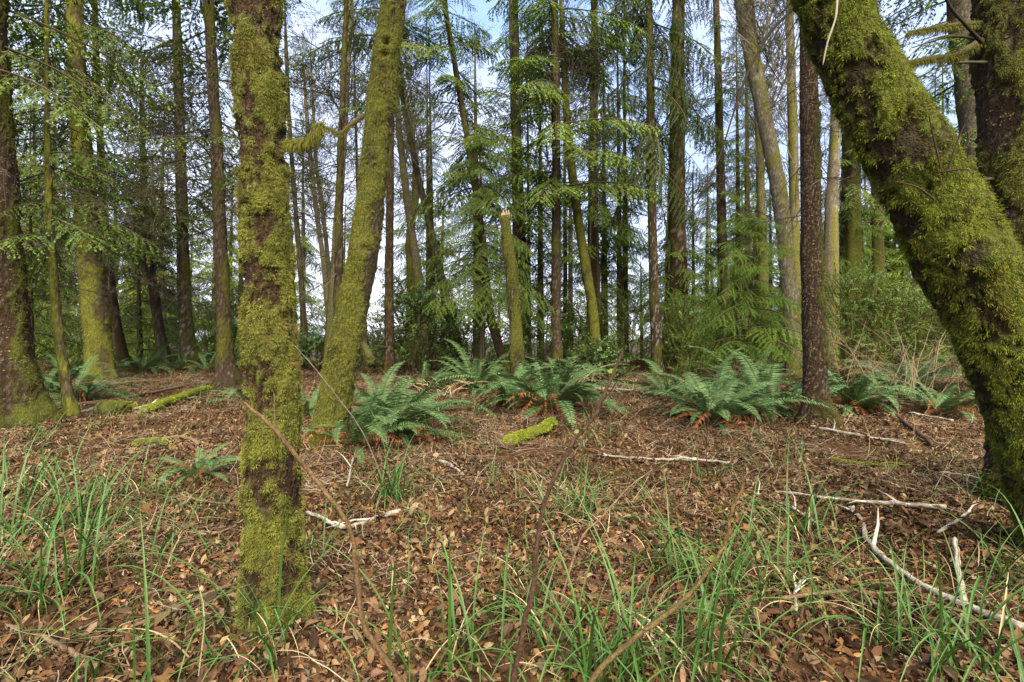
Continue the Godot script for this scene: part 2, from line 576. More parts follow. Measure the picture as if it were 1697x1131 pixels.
func crown(parent: Node3D, pts: Array, kind: String, y0: float, y1: float, count: int, big: float, small: float, pitch: float, tint: Color, face := 999.0, spread := PI) -> void:
	# boughs of one kind set round the stem between two heights
	var set_: Array = lib[kind]
	var xfs := []
	var cols := []
	for k in set_.size():
		xfs.append([]); cols.append([])
	for k in count:
		var t := (k + rng.randf()) / count
		var h := lerpf(y0, y1, t)
		var a := axis_at(pts, h)
		var az := rng.randf_range(0, TAU) if face > 900.0 else face + rng.randf_range(-spread, spread)
		var sc := lerpf(big, small, t) * rng.randf_range(0.7, 1.25)
		var bs := Basis(Vector3.UP, az) * Basis(Vector3(0, 0, 1), deg_to_rad(pitch + rng.randf_range(-14, 14))) * Basis(Vector3(1, 0, 0), rng.randf_range(-0.3, 0.3))
		var v := rng.randi_range(0, set_.size() - 1)
		xfs[v].append(Transform3D(bs.scaled(Vector3(sc, sc, sc)), xyz(a)))
		var g := rng.randf_range(0.78, 1.2)
		cols[v].append(Color(tint.r * g, tint.g * g, tint.b * g))
	for k in set_.size():
		if xfs[k].size():
			var o := copies("crown", set_[k], xfs[k], cols[k], parent)
			o.set_meta("kind", "stuff")

func limb(parent: Node3D, pts: Array, r0: float, r1: float, col: Color, moss := 0, called := "branch") -> void:
	# one branch told apart in the photograph; moss = number of strands
	var fl := []
	var m := pts.size()
	for q in m: fl.append(Vector4(pts[q].x, pts[q].y, pts[q].z, lerpf(r0, r1, float(q) / (m - 1))))
	var ps := []
	var rs := []
	for q in (m - 1) * 4 + 1:
		var e := spline(fl, q / 4.0)
		ps.append(xyz(e)); rs.append(e.w * rng.randf_range(0.85, 1.15))
	var b := Builder.new()
	rs[-1] = rs[-1] * 0.15
	b.tube(ps, rs, 7, col, col * 0.9)
	b.smooth()
	var o := part(called, b.put(ArrayMesh.new(), mats.twig), parent)
	if moss > 0:
		var mb := Builder.new()
		for q in moss:
			var t := rng.randf()
			var at := along(ps, t)
			var dv := Vector3(rng.randf_range(-1, 1), rng.randf_range(-1.6, 0.7), rng.randf_range(-1, 1)).normalized()
			var l := rng.randf_range(0.012, 0.045)
			at += dv * lerpf(r0, r1, t) * 0.85
			var c2 := Color(0.05, 0.055, 0.013).lerp(Color(0.14, 0.14, 0.03), rng.randf())
			mb.ribbon([at, at + dv * l * 0.6, at + dv * l * 0.7 + Vector3(0, -l * 0.5, 0)], dv.cross(Vector3(rng.randf_range(-1, 1), 0.2, 0.8)).normalized(), 0.0035, 0.0015, c2, c2)
		var mo := part("moss", mb.put(ArrayMesh.new(), mats.moss), o)
		mo.set_meta("kind", "stuff")

func make_tree(d: Dictionary) -> Node3D:
	var first: Array = d.pts[0]
	var base := on_ground(first[0], first[2])
	var o := thing(d.get("name", "conifer_tree"), d.label, "tree", base, d.get("group", "trunks standing in the wood"))
	var pts := []
	pts.append(Vector4(0, -0.12, 0, first[3] * 1.04))
	for k in range(0, d.pts.size()):
		var p: Array = d.pts[k]
		pts.append(Vector4(p[0] - base.x, maxf(p[1] - base.y, 0.06 + 0.01 * k), p[2] - base.z, p[3]))
	trunk(pts, d, o)
	for c in d.get("crowns", []):
		crown(o, pts, c[0], c[1], c[2], c[3], c[4], c[5], c[6], Color(c[7][0], c[7][1], c[7][2]), c[8] if c.size() > 8 else 999.0, c[9] if c.size() > 9 else PI)
	for l in d.get("limbs", []):
		var lp := []
		for p in l.pts: lp.append(Vector3(p[0], p[1], p[2]) - base)
		limb(o, lp, l.r0, l.r1, Color(l.col[0], l.col[1], l.col[2]), l.get("moss", 0))
	return o

# ---------------------------------------------------------------- ferns, grass, shrubs, sticks
func frond_mesh(seed_: int, len_: float, launch: float, bend: float, dark: Color, light: Color, dead := false) -> ArrayMesh:
	var r := RandomNumberGenerator.new()
	r.seed = seed_
	var b := Builder.new()
	var pts := [Vector3.ZERO]
	var a := launch
	var yaw := 0.0
	var m := 16
	for q in m:
		a -= bend / m * (0.4 + 1.2 * q / m)
		yaw += r.randf_range(-0.05, 0.05)
		pts.append(pts[-1] + Vector3(cos(a) * cos(yaw), sin(a), cos(a) * sin(yaw)) * len_ / m)
	b.ribbon(pts, Vector3(0, 0, 1), 0.009, 0.002, Color(0.09, 0.07, 0.03), dark)
	b.ribbon(pts, Vector3(0, 1, 0), 0.008, 0.002, Color(0.09, 0.07, 0.03), dark)
	var pairs := 44
	for k in pairs:
		var t := 0.10 + 0.9 * float(k) / pairs
		var p := along(pts, t)
		var fwd := (along(pts, t + 0.03) - along(pts, t - 0.03)).normalized()
		var up := Vector3(0, 0, 1).cross(fwd).normalized()
		var l := len_ * 0.098 * pow(sin(PI * clampf(0.2 + 0.8 * t, 0, 1)), 0.7) * (1.0 if t < 0.92 else 0.7) * r.randf_range(0.88, 1.1)
		for s in [-1.0, 1.0]:
			if dead and r.randf() < 0.25: continue
			var dir := (Vector3(0, 0, s) + fwd * r.randf_range(0.15, 0.32) - up * (r.randf_range(-0.02, 0.3) if not dead else r.randf_range(0.2, 1.6))).normalized()
			var col := dark.lerp(light, r.randf())
			var wd := len_ * 0.0085
			b.rhomb(p, p + dir * l, fwd, wd, 0.22, up * r.randf_range(0.0, 0.004), col)
			b.rhomb(p + dir * l * 0.25, p + dir * l * 1.0, fwd, wd * 0.8, 0.35, up * 0.003, col)
	return b.put(ArrayMesh.new(), mats.dead_frond if dead else mats.frond)

func make_fronds() -> void:
	lib.frond = []
	lib.dead_frond = []
	var launches := [1.35, 1.15, 0.95, 0.75, 0.55, 1.25, 0.85]
	var bends := [1.5, 1.6, 1.5, 1.4, 1.2, 2.1, 1.9]
	for k in 7:
		lib.frond.append(frond_mesh(40 + k, 1.15, launches[k], bends[k], Color(0.035, 0.08, 0.024), Color(0.095, 0.16, 0.06)))
	for k in 3:
		lib.dead_frond.append(frond_mesh(60 + k, 1.0, 0.95 - 0.3 * k, 2.5 - 0.4 * k, Color(0.12, 0.048, 0.022), Color(0.26, 0.105, 0.045), true))

func fern(label: String, x: float, z: float, count: int, size: float, dead: int, group := "sword ferns on the forest floor") -> void:
	var o := thing("sword_fern", label, "fern", on_ground(x, z, 0.02), group)
	var yaw := rng.randf() * TAU
	var lean := rng.randf() * TAU
	for k in count:
		yaw += 2.399963 + rng.randf_range(-0.5, 0.5)
		var sc := size * rng.randf_range(0.6, 1.1) * (1.0 + 0.2 * cos(yaw - lean))
		var bs := Basis(Vector3.UP, yaw) * Basis(Vector3(0, 0, 1), rng.randf_range(-0.3, 0.15)) * Basis(Vector3(1, 0, 0), rng.randf_range(-0.4, 0.4)) * Basis.from_scale(Vector3(sc, sc, sc * rng.randf_range(0.75, 1.15)))
		part("frond", lib.frond[k % 7], o, Transform3D(bs, Vector3(cos(yaw) * 0.07 + rng.randf_range(-0.06, 0.06), 0, -sin(yaw) * 0.07 + rng.randf_range(-0.06, 0.06))))
	for k in dead + 5:
		yaw += 2.399963 + rng.randf_range(-0.25, 0.25)
		var sc := size * rng.randf_range(0.6, 0.95)
		var bs := (Basis(Vector3.UP, yaw) * Basis(Vector3(0, 0, 1), rng.randf_range(-0.2, 0.1)) * Basis(Vector3(1, 0, 0), rng.randf_range(-0.6, 0.6))).scaled(Vector3(sc, sc, sc))
		var f := part("dead_frond", lib.dead_frond[k % 3], o, Transform3D(bs, Vector3(0, 0.06, 0)))
		f.set_meta("label", "withered rust-brown frond")

func blade_mesh(seed_: int, len_: float, launch: float, bend: float, wide: float, c0: Color, c1: Color) -> ArrayMesh:
	var r := RandomNumberGenerator.new()
	r.seed = seed_
	var b := Builder.new()
	var pts := [Vector3.ZERO]
	var a := launch
	var yaw := r.randf_range(-0.2, 0.2)
	for q in 11:
		a -= bend / 11.0 * (0.3 + 1.4 * q / 11.0)
		yaw += r.randf_range(-0.07, 0.07)
		pts.append(pts[-1] + Vector3(cos(a) * cos(yaw), sin(a), cos(a) * sin(yaw)) * len_ / 11.0)
	# two halves folded along the keel
	for s in [-1.0, 1.0]:
		var k := b.v.size()
		for q in 12:
			var t := q / 11.0
			var w := wide * (0.55 + 0.45 * sin(PI * minf(t * 1.3 + 0.15, 1.0))) * (1.0 - pow(t, 4.0)) * 0.5
			b.v.append(pts[q]); b.v.append(pts[q] + Vector3(0, w * 0.5, w * s))
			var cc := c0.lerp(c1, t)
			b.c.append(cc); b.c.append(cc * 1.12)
		for q in 11:
			var e := k + q * 2
			b.i.append_array(PackedInt32Array([e, e + 1, e + 2, e + 1, e + 3, e + 2]))
	return b.put(ArrayMesh.new(), mats.blade)

func make_blades() -> void:
	lib.blade = []
	lib.straw = []
	for k in 9:
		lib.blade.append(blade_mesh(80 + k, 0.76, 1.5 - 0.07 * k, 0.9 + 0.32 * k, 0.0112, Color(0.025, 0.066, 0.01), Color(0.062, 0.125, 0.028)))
	for k in 3:
		lib.straw.append(blade_mesh(95 + k, 0.45, 1.1 - 0.3 * k, 1.6 + 0.3 * k, 0.008, Color(0.25, 0.19, 0.10), Color(0.36, 0.29, 0.17)))

func tuft(label: String, x: float, z: float, count: int, size: float, spread: float, dry: int) -> void:
	var o := thing("sedge_tuft", label, "grass tuft", on_ground(x, z, 0.01), "green sedge tufts on the leaf litter")
	for k in count + dry:
		var yaw := rng.randf() * TAU
		var sc := size * rng.randf_range(0.6, 1.25)
		var bs := (Basis(Vector3.UP, yaw) * Basis(Vector3(0, 0, 1), rng.randf_range(-0.2, 0.1))).scaled(Vector3(sc, sc, sc * rng.randf_range(0.7, 1.3)))
		var at := Vector3(rng.randfn(0, spread * 0.5), 0, rng.randfn(0, spread * 0.5))
		at.y = ground(x + at.x, z + at.z) - ground(x, z) - 0.01
		if k < count:
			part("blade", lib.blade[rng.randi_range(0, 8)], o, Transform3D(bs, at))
		else:
			part("dry_blade", lib.straw[rng.randi_range(0, 2)], o, Transform3D(bs, at))

func sprig_mesh(seed_: int, leaf_: float, dark: Color, light: Color, n_leaves: int) -> ArrayMesh:
	var r := RandomNumberGenerator.new()
	r.seed = seed_
	var w := Builder.new()
	var b := Builder.new()
	var pts := [Vector3.ZERO]
	var d := Vector3(0.25, 1, 0).normalized()
	for q in 5:
		d = (d + Vector3(r.randf_range(-0.25, 0.3), r.randf_range(-0.2, 0.1), r.randf_range(-0.25, 0.25))).normalized()
		pts.append(pts[-1] + d * 0.11)
	w.tube(pts, [0.006, 0.005, 0.005, 0.004, 0.003, 0.002], 3, Color(0.09, 0.05, 0.03), Color(0.09, 0.08, 0.03))
	for k in n_leaves:
		var p := along(pts, r.randf_range(0.15, 1.0))
		var dv := Vector3(r.randf_range(-1, 1), r.randf_range(-0.25, 0.7), r.randf_range(-1, 1)).normalized()
		var sd := dv.cross(Vector3.UP).normalized()
		var col := dark.lerp(light, r.randf())
		b.leaf(p, dv, sd, sd.cross(dv), leaf_ * r.randf_range(0.6, 1.2), leaf_ * 0.27, leaf_ * 0.08, col, col)
	var mesh := ArrayMesh.new()
	w.put(mesh, mats.twig)
	b.put(mesh, mats.leaves)
	return mesh

func shrub(label: String, x: float, z: float, wide: float, tall: float, count: int, kind: String, tint: Color, canes := 6) -> void:
	var o := thing("shrub", label, "shrub", on_ground(x, z), "shrubs under the trees")
	var base := o.position
	var st := Builder.new()
	for k in canes:
		var a := rng.randf() * TAU
		var e := Vector3(cos(a) * wide * rng.randf_range(0.1, 0.7), tall * rng.randf_range(0.6, 0.95), sin(a) * wide * rng.randf_range(0.1, 0.6))
		var m := e * 0.5 + Vector3(rng.randf_range(-0.1, 0.1), 0.12 * tall, 0)
		st.tube([Vector3(e.x * 0.2, -0.05, e.z * 0.2), m, e], [0.014, 0.01, 0.005], 5, Color(0.09, 0.06, 0.04), Color(0.08, 0.06, 0.03))
	part("stems", st.put(ArrayMesh.new(), mats.twig), o)
	var set_: Array = lib[kind]
	var xfs := []
	var cols := []
	for k in set_.size():
		xfs.append([]); cols.append([])
	for k in count:
		var u := rng.randf() * TAU
		var rr := sqrt(rng.randf())
		var hh := pow(rng.randf(), 0.75)
		var lump := 1.0 + 0.35 * fbm.get_noise_3d((x + cos(u)) * 40.0, hh * 30.0, (z + sin(u)) * 40.0)
		var env := sqrt(maxf(0.05, 1.0 - hh * hh * 0.9))
		var p := Vector3(cos(u) * rr * wide * env * lump, hh * tall * lump * 0.8, sin(u) * rr * wide * 0.7 * env * lump)
		p.y += ground(base.x + p.x, base.z + p.z) - base.y
		var sc := rng.randf_range(0.7, 1.3)
		var bs := (Basis(Vector3.UP, -u + rng.randf_range(-0.7, 0.7)) * Basis(Vector3(0, 0, 1), -rng.randf_range(0.0, 1.2) * rr)).scaled(Vector3(sc, sc, sc))
		var v := rng.randi_range(0, set_.size() - 1)
		xfs[v].append(Transform3D(bs, p))
		var g := rng.randf_range(0.75, 1.25)
		cols[v].append(Color(tint.r * g, tint.g * g, tint.b * g))
	for k in set_.size():
		if xfs[k].size():
			copies("foliage", set_[k], xfs[k], cols[k], o).set_meta("kind", "stuff")

func stick(called: String, label: String, pts: Array, r0: float, r1: float, col: Color, col2: Color, moss := 0, forks := 0, group := "fallen branches on the litter") -> void:
	# lies along ground points [x, z, lift]
	var base := on_ground(pts[0][0], pts[0][1])
	var o := thing(called, label, "log" if called == "mossy_log" else "branch", base, group)
	var fl := []
	for p in pts:
		var g := on_ground(p[0], p[1], p[2] + 0.055) - base
		fl.append(Vector4(g.x, g.y, g.z, 0))
	var ps := []
	var rs := []
	var m := (pts.size() - 1) * 7 + 1
	for q in m:
		var e := spline(fl, q / 7.0)
		var t := float(q) / (m - 1)
		ps.append(xyz(e) + Vector3(rng.randf_range(-1, 1), rng.randf_range(-0.4, 0.6), rng.randf_range(-1, 1)) * r0 * 0.35)
		rs.append(lerpf(r0, r1, t) * rng.randf_range(0.82, 1.18) * (0.45 if q == m - 1 else 1.0))
	var b := Builder.new()
	b.tube(ps, rs, 9, col, col)
	for q in b.c.size():
		var p := (b.v[q] + base) * 60.0
		b.c[q] = col.lerp(col2, clampf(0.5 + fine.get_noise_3d(p.x, p.y, p.z) * 1.3, 0, 1))
	var k0 := b.v.size()
	b.v.append(ps[0]); b.c.append(Color(0.3, 0.22, 0.13)); b.v.append(ps[-1]); b.c.append(Color(0.3, 0.22, 0.13))
	for s in 9:
		b.i.append_array(PackedInt32Array([s, k0, (s + 1) % 9, k0 - 9 + s, k0 - 9 + (s + 1) % 9, k0 + 1]))
	b.smooth()
	part("stem", b.put(ArrayMesh.new(), mats.stick), o)
	for k in forks:
		var t := rng.randf_range(0.25, 0.95)
		var p := along(ps, t)
		var d: Vector3 = (along(ps, t + 0.05) - along(ps, t - 0.05)).normalized()
		d = (d + Vector3(rng.randf_range(-1, 1), rng.randf_range(0.0, 0.5), rng.randf_range(-1, 1)) * 0.9).normalized()
		var fb := Builder.new()
		var l := rng.randf_range(0.12, 0.35)
		var e1 := p + d * l * 0.5 + Vector3(0, 0.01, 0)
		var e2 := p + d * l + Vector3(rng.randf_range(-0.05, 0.05), -0.02, rng.randf_range(-0.05, 0.05))
		fb.tube([p, e1, e2], [r1 * 0.7, r1 * 0.5, r1 * 0.2], 5, col, col2)
		part("twig", fb.put(ArrayMesh.new(), mats.twig), o)
	if moss > 0:
		var mb := Builder.new()
		for q in moss:
			var t := rng.randf()
			var p := along(ps, t)
			var pe: Vector3 = (p + base) * 7.0
			if fine.get_noise_3d(pe.x, pe.y, pe.z) < rng.randf_range(-0.5, 0.15): continue
			var dv := Vector3(rng.randf_range(-1, 1), rng.randf_range(-0.2, 1.2), rng.randf_range(-1, 1)).normalized()
			p += dv * lerpf(r0, r1, t) * 0.9
			var l := rng.randf_range(0.015, 0.04)
			var c2 := Color(0.08, 0.10, 0.013).lerp(Color(0.23, 0.29, 0.022), rng.randf())
			mb.ribbon([p, p + dv * l * 0.6, p + dv * l + Vector3(0, -l * 0.3, 0)], dv.cross(Vector3(0.4, 0.3, 0.8)).normalized(), 0.006, 0.002, c2, c2)
		part("moss", mb.put(ArrayMesh.new(), mats.moss), o).set_meta("kind", "stuff")

func stem(label: String, pts: Array, r0: float, r1: float, col: Color, buds: Array) -> void:
	# a thin living sapling stem rising from the ground, points in metres
	var base := on_ground(pts[0][0], pts[0][2])
	var o := thing("sapling_stem", label, "sapling", base, "thin bare saplings standing in front")
	var fl := []
	for q in pts.size():
		var p: Array = pts[q]
		fl.append(Vector4(p[0] - base.x, p[1] - base.y if q > 0 else -0.05, p[2] - base.z, lerpf(r0, r1, float(q) / (pts.size() - 1))))
	var ps := []
	var rs := []
	for q in (pts.size() - 1) * 6 + 1:
		var e := spline(fl, q / 6.0)
		ps.append(xyz(e) + Vector3(rng.randf_range(-1, 1), 0, rng.randf_range(-1, 1)) * r0 * 0.25); rs.append(e.w * rng.randf_range(0.85, 1.2))
	var b := Builder.new()
	b.tube(ps, rs, 9, col, col * 1.1)
	for q in b.c.size():
		var p := (b.v[q] + base) * 70.0
		b.c[q] = b.c[q] * (1.0 + 0.6 * fine.get_noise_3d(p.x, p.y * 0.3, p.z))
	b.smooth()
	part("stem", b.put(ArrayMesh.new(), mats.stick), o)
	for k in 5:
		var t := rng.randf_range(0.3, 0.97)
		var p := along(ps, t)
		var d: Vector3 = (along(ps, t + 0.03) - along(ps, t - 0.03)).normalized()
		d = (d * 0.7 + Vector3(rng.randf_range(-1, 1), rng.randf_range(0.0, 0.6), rng.randf_range(-1, 1)) * 0.7).normalized()
		var l := rng.randf_range(0.02, 0.16)
		var tb := Builder.new()
		tb.tube([p, p + d * l * 0.5, p + d * l + Vector3(0, l * 0.2, 0)], [r1 * 0.6, r1 * 0.45, r1 * 0.25], 5, col, col * 1.2)
		part("twig", tb.put(ArrayMesh.new(), mats.stick), o)
	for t in buds:
		var p := along(ps, t)
		var bb := Builder.new()
		for q in 5:
			var dv := Vector3(rng.randf_range(-1, 1), rng.randf_range(0, 1), rng.randf_range(-1, 1)).normalized()
			bb.leaf(p, dv, dv.cross(Vector3(0.2, 0.3, 0.9)).normalized(), Vector3.UP, 0.028, 0.008, 0.004, Color(0.09, 0.12, 0.02), Color(0.13, 0.17, 0.03))
		part("bud", bb.put(ArrayMesh.new(), mats.leaves), o)

func bramble(label: String, x: float, z: float, count: int, wide: float, tall: float, col: Color, bend: float) -> void:
	var o := thing("bramble", label, "bramble", on_ground(x, z), "bare arching brambles")
	for k in count:
		var b := Builder.new()
		var a := rng.randf() * TAU
		var p := Vector3(rng.randfn(0, wide * 0.3), 0, rng.randfn(0, wide * 0.25))
		p.y = ground(x + p.x, z + p.z) - o.position.y - 0.03
		var d := Vector3(cos(a) * 0.35, 1, sin(a) * 0.3).normalized()
		var l := tall * rng.randf_range(0.6, 1.35)
		var pts := [p]
		var rad := []
		var r0 := rng.randf_range(0.006, 0.012)
		for q in 9:
			d = (d + Vector3(cos(a) * bend + rng.randf_range(-0.1, 0.1), -bend * 0.6 * q / 9.0, sin(a) * bend + rng.randf_range(-0.1, 0.1))).normalized()
			pts.append(pts[-1] + d * l / 9.0)
		for q in 10: rad.append(lerpf(r0, 0.003, q / 9.0))
		var cc := col * rng.randf_range(0.6, 1.4)
		b.tube(pts, rad, 4, cc, cc)
		for q in 4:
			var t := rng.randf_range(0.4, 0.95)
			var p0 := along(pts, t)
			var dd := Vector3(rng.randf_range(-1, 1), rng.randf_range(-0.3, 0.8), rng.randf_range(-1, 1)).normalized() * l * rng.randf_range(0.1, 0.25)
			b.tube([p0, p0 + dd * 0.5 + Vector3(0, 0.02, 0), p0 + dd], [0.004, 0.003, 0.0015], 3, cc, cc)
		part("cane", b.put(ArrayMesh.new(), mats.twig), o)

# ---------------------------------------------------------------- litter
func litter_patch(seed_: int, count: int, radius: float) -> ArrayMesh:
	var r := RandomNumberGenerator.new()
	r.seed = seed_
	var b := Builder.new()
	var pal := [Color(0.20, 0.098, 0.033), Color(0.135, 0.066, 0.025), Color(0.25, 0.135, 0.048), Color(0.06, 0.033, 0.017), Color(0.28, 0.165, 0.07), Color(0.17, 0.075, 0.028), Color(0.09, 0.048, 0.025), Color(0.22, 0.105, 0.03), Color(0.33, 0.22, 0.10), Color(0.13, 0.095, 0.05), Color(0.045, 0.027, 0.016), Color(0.11, 0.05, 0.022)]
	for k in count:
		var a := r.randf() * TAU
		var rr := radius * sqrt(r.randf())
		var p := Vector3(cos(a) * rr, r.randf_range(0.0, 0.028), sin(a) * rr)
		var col: Color = pal[r.randi_range(0, 11)] * r.randf_range(0.62, 1.08)
		var lum := (col.r + col.g + col.b) / 3.0
		col = col.lerp(Color(lum, lum, lum), r.randf_range(0.08, 0.42))
		var bs := Basis.from_euler(Vector3(r.randfn(0, 0.65), r.randf() * TAU, r.randfn(0, 0.65)))
		var l := r.randf_range(0.01, 0.05) if r.randf() < 0.82 else r.randf_range(0.04, 0.085)
		if r.randf() < 0.10:   # a lobed leaf
			var k0 := b.v.size()
			b.v.append(p); b.c.append(col)
			for q in 11:
				var aa := TAU * q / 11.0
				var rad := l * (0.75 if q % 2 == 0 else 0.38) * r.randf_range(0.8, 1.1)
				b.v.append(p + bs * Vector3(cos(aa) * rad, r.randf_range(-0.006, 0.014), sin(aa) * rad)); b.c.append(col * 0.9)
			for q in 11:
				b.i.append_array(PackedInt32Array([k0, k0 + 1 + q, k0 + 1 + (q + 1) % 11]))
		else:
			b.leaf(p, bs.x, bs.z, bs.y, l, l * r.randf_range(0.1, 0.3), l * r.randf_range(-0.2, 0.42), col, col * r.randf_range(0.8, 1.1))
	return b.put(ArrayMesh.new(), mats.litter)

func straw_patch(seed_: int, count: int, radius: float, green: bool) -> ArrayMesh:
	var r := RandomNumberGenerator.new()
	r.seed = seed_
	var b := Builder.new()
	for k in count:
		var a := r.randf() * TAU
		var p := Vector3(cos(a), 0, sin(a)) * radius * sqrt(r.randf()) + Vector3(0, 0.03, 0)
		var d := Vector3(r.randf_range(-1, 1), r.randf_range(0.0, 0.45) if not green else r.randf_range(0.3, 1.4), r.randf_range(-1, 1)).normalized()
		var l := r.randf_range(0.08, 0.42)
		var pts := [p]
		for q in 4:
			d = (d + Vector3(r.randf_range(-0.25, 0.25), -0.16, r.randf_range(-0.25, 0.25))).normalized()
			var nx: Vector3 = pts[-1] + d * l * 0.25
			nx.y = maxf(nx.y, 0.028)
			pts.append(nx)
		var col: Color
		if green:
			col = Color(0.05, 0.10, 0.018).lerp(Color(0.11, 0.17, 0.045), r.randf())
		else:
			col = [Color(0.24, 0.17, 0.10), Color(0.19, 0.15, 0.105), Color(0.32, 0.27, 0.2), Color(0.11, 0.065, 0.035), Color(0.07, 0.045, 0.03)][r.randi_range(0, 4)]
		b.ribbon(pts, d.cross(Vector3(r.randf_range(-0.3, 0.3), 1, 0)).normalized(), r.randf_range(0.003, 0.0065), 0.002, col, col * 1.1)
	return b.put(ArrayMesh.new(), mats.blade if green else mats.twig)

func scatter(called: String, label: String, category: String, meshes: Array, spots: Array, low: float, high: float) -> void:
	# spots: [x, z]; each mesh variant gets its share of the places
	var root := Node3D.new()
	root.name = numbered(called)
	add_child(root)
	tag(root, label, category, "", "stuff")
	var xfs := []
	var cols := []
	for k in meshes.size():
		xfs.append([]); cols.append([])
	for s in spots:
		var x: float = s[0]
		var z: float = s[1]
		var y := ground(x, z)
		var nn := Vector3(y - ground(x + 0.15, z), 0.15, y - ground(x, z + 0.15)).normalized()
		var bs := Basis(Quaternion(Vector3.UP, nn)) * Basis(Vector3.UP, rng.randf() * TAU)
		var sc := rng.randf_range(0.85, 1.2)
		var v := rng.randi_range(0, meshes.size() - 1)
		xfs[v].append(Transform3D(bs.scaled(Vector3(sc, sc, sc)), Vector3(x, y, z)))
		var g := lerpf(low, high, clampf(0.5 + 0.9 * fbm.get_noise_2d(x * 22.0, z * 22.0) + rng.randf_range(-0.2, 0.2), 0, 1))
		cols[v].append(Color(g * rng.randf_range(0.95, 1.05), g, g * rng.randf_range(0.93, 1.07)))
	for k in meshes.size():
		if xfs[k].size(): copies("patch", meshes[k], xfs[k], cols[k], root)

func spots(d0: float, d1: float, per_m2: float, margin: float) -> Array:
	var out := []
	var d := d0
	var dd := 0.25
	while d < d1:
		var half := d * 1.0 + margin
		var count := int(2.0 * half * dd * per_m2 + rng.randf())
		for k in count:
			out.append([rng.randf_range(-half, half), -(d + rng.randf() * dd)])
		d += dd
	return out

func build_litter() -> void:
	var patches := []
	for k in 10: patches.append(litter_patch(10 + k, 210, 0.27))
	var sp := spots(1.2, 6.0, 21.0, 0.8)
	sp.append_array(spots(6.0, 12.0, 9.0, 1.0))
	sp.append_array(spots(12.0, 25.0, 4.0, 1.5))
	for f in feet:
		var reach := sqrt(f[2])
		for k in int(10.0 + reach * 16.0):
			var a := rng.randf() * TAU
			var rr := reach * rng.randf_range(0.45, 1.0)
			sp.append([f[0] + cos(a) * rr, f[1] + sin(a) * rr])
	scatter("leaf_litter", "brown curled fallen leaves covering the forest floor", "leaf litter", patches, sp, 0.5, 1.0)
	var straws := []
	for k in 5: straws.append(straw_patch(30 + k, 34, 0.35, false))
	var ss := spots(1.2, 5.0, 2.4, 0.8)
	ss.append_array(spots(5.0, 18.0, 6.5, 1.0))
	scatter("twig_litter", "thin pale twigs and dry grass strewn over the leaves", "twigs", straws, ss, 0.7, 1.15)
	var greens := []
	for k in 5: greens.append(straw_patch(50 + k, 14, 0.22, true))
	var gs := []
	for s in spots(1.4, 18.0, 2.2, 0.8):
		if fbm.get_noise_2d(s[0] * 9.0 + 300.0, s[1] * 9.0) > 0.06: gs.append(s)
	scatter("grass", "sparse short green grass growing through the litter", "grass", greens, gs, 0.8, 1.15)

# ---------------------------------------------------------------- far woods
func build_far_woods() -> void:
	var root := Node3D.new()
	root.name = "distant_forest"
	add_child(root)
	tag(root, "distant green conifers seen between the trunks", "forest", "", "stuff")
	var tb := Builder.new()
	var xfs := []
	var cols := []
	for k in 5: 
		xfs.append([]); cols.append([])
	for k in 150:
		var d := rng.randf_range(27.0, 58.0)
		var u := rng.randf_range(-1.12, 1.12)
		# thinner in the middle, where the sky shows low between the trunks
		var keep := smoothstep(0.22, 0.6, absf(u + 0.1)) * 0.9 + 0.12
		if rng.randf() > keep: continue
		var x := u * d
		var y := ground(x, -d)
		var tall := rng.randf_range(9.0, 19.0)
		var open: float = rng.randf_range(0.0, 2.5)
		var rad := tall * 0.013
		tb.tube([Vector3(x, y - 0.3, -d), Vector3(x + rng.randf_range(-0.3, 0.3), y + tall * 0.5, -d), Vector3(x, y + tall, -d)], [rad, rad * 0.7, 0.02], 7, Color(0.07, 0.055, 0.04), Color(0.09, 0.075, 0.05))
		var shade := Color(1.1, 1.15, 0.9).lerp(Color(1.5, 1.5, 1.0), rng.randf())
		var h := open
		while h < tall:
			for q in 3:
				var az := rng.randf() * TAU
				var sc := lerpf(1.35, 0.3, h / tall) * rng.randf_range(0.7, 1.25)
				var bs := (Basis(Vector3.UP, az) * Basis(Vector3(0, 0, 1), deg_to_rad(rng.randf_range(-22, 12)))).scaled(Vector3(sc, sc, sc))
				var v := rng.randi_range(0, 4)
				xfs[v].append(Transform3D(bs, Vector3(x, y + h + rng.randf_range(-0.2, 0.2), -d)))
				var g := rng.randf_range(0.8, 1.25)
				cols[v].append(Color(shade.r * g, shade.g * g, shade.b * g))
			h += 0.42
	part("trunks", tb.put(ArrayMesh.new(), mats.far_bark), root).set_meta("kind", "stuff")
	for k in 5: copies("crowns", lib.live[k], xfs[k], cols[k], root).set_meta("kind", "stuff")

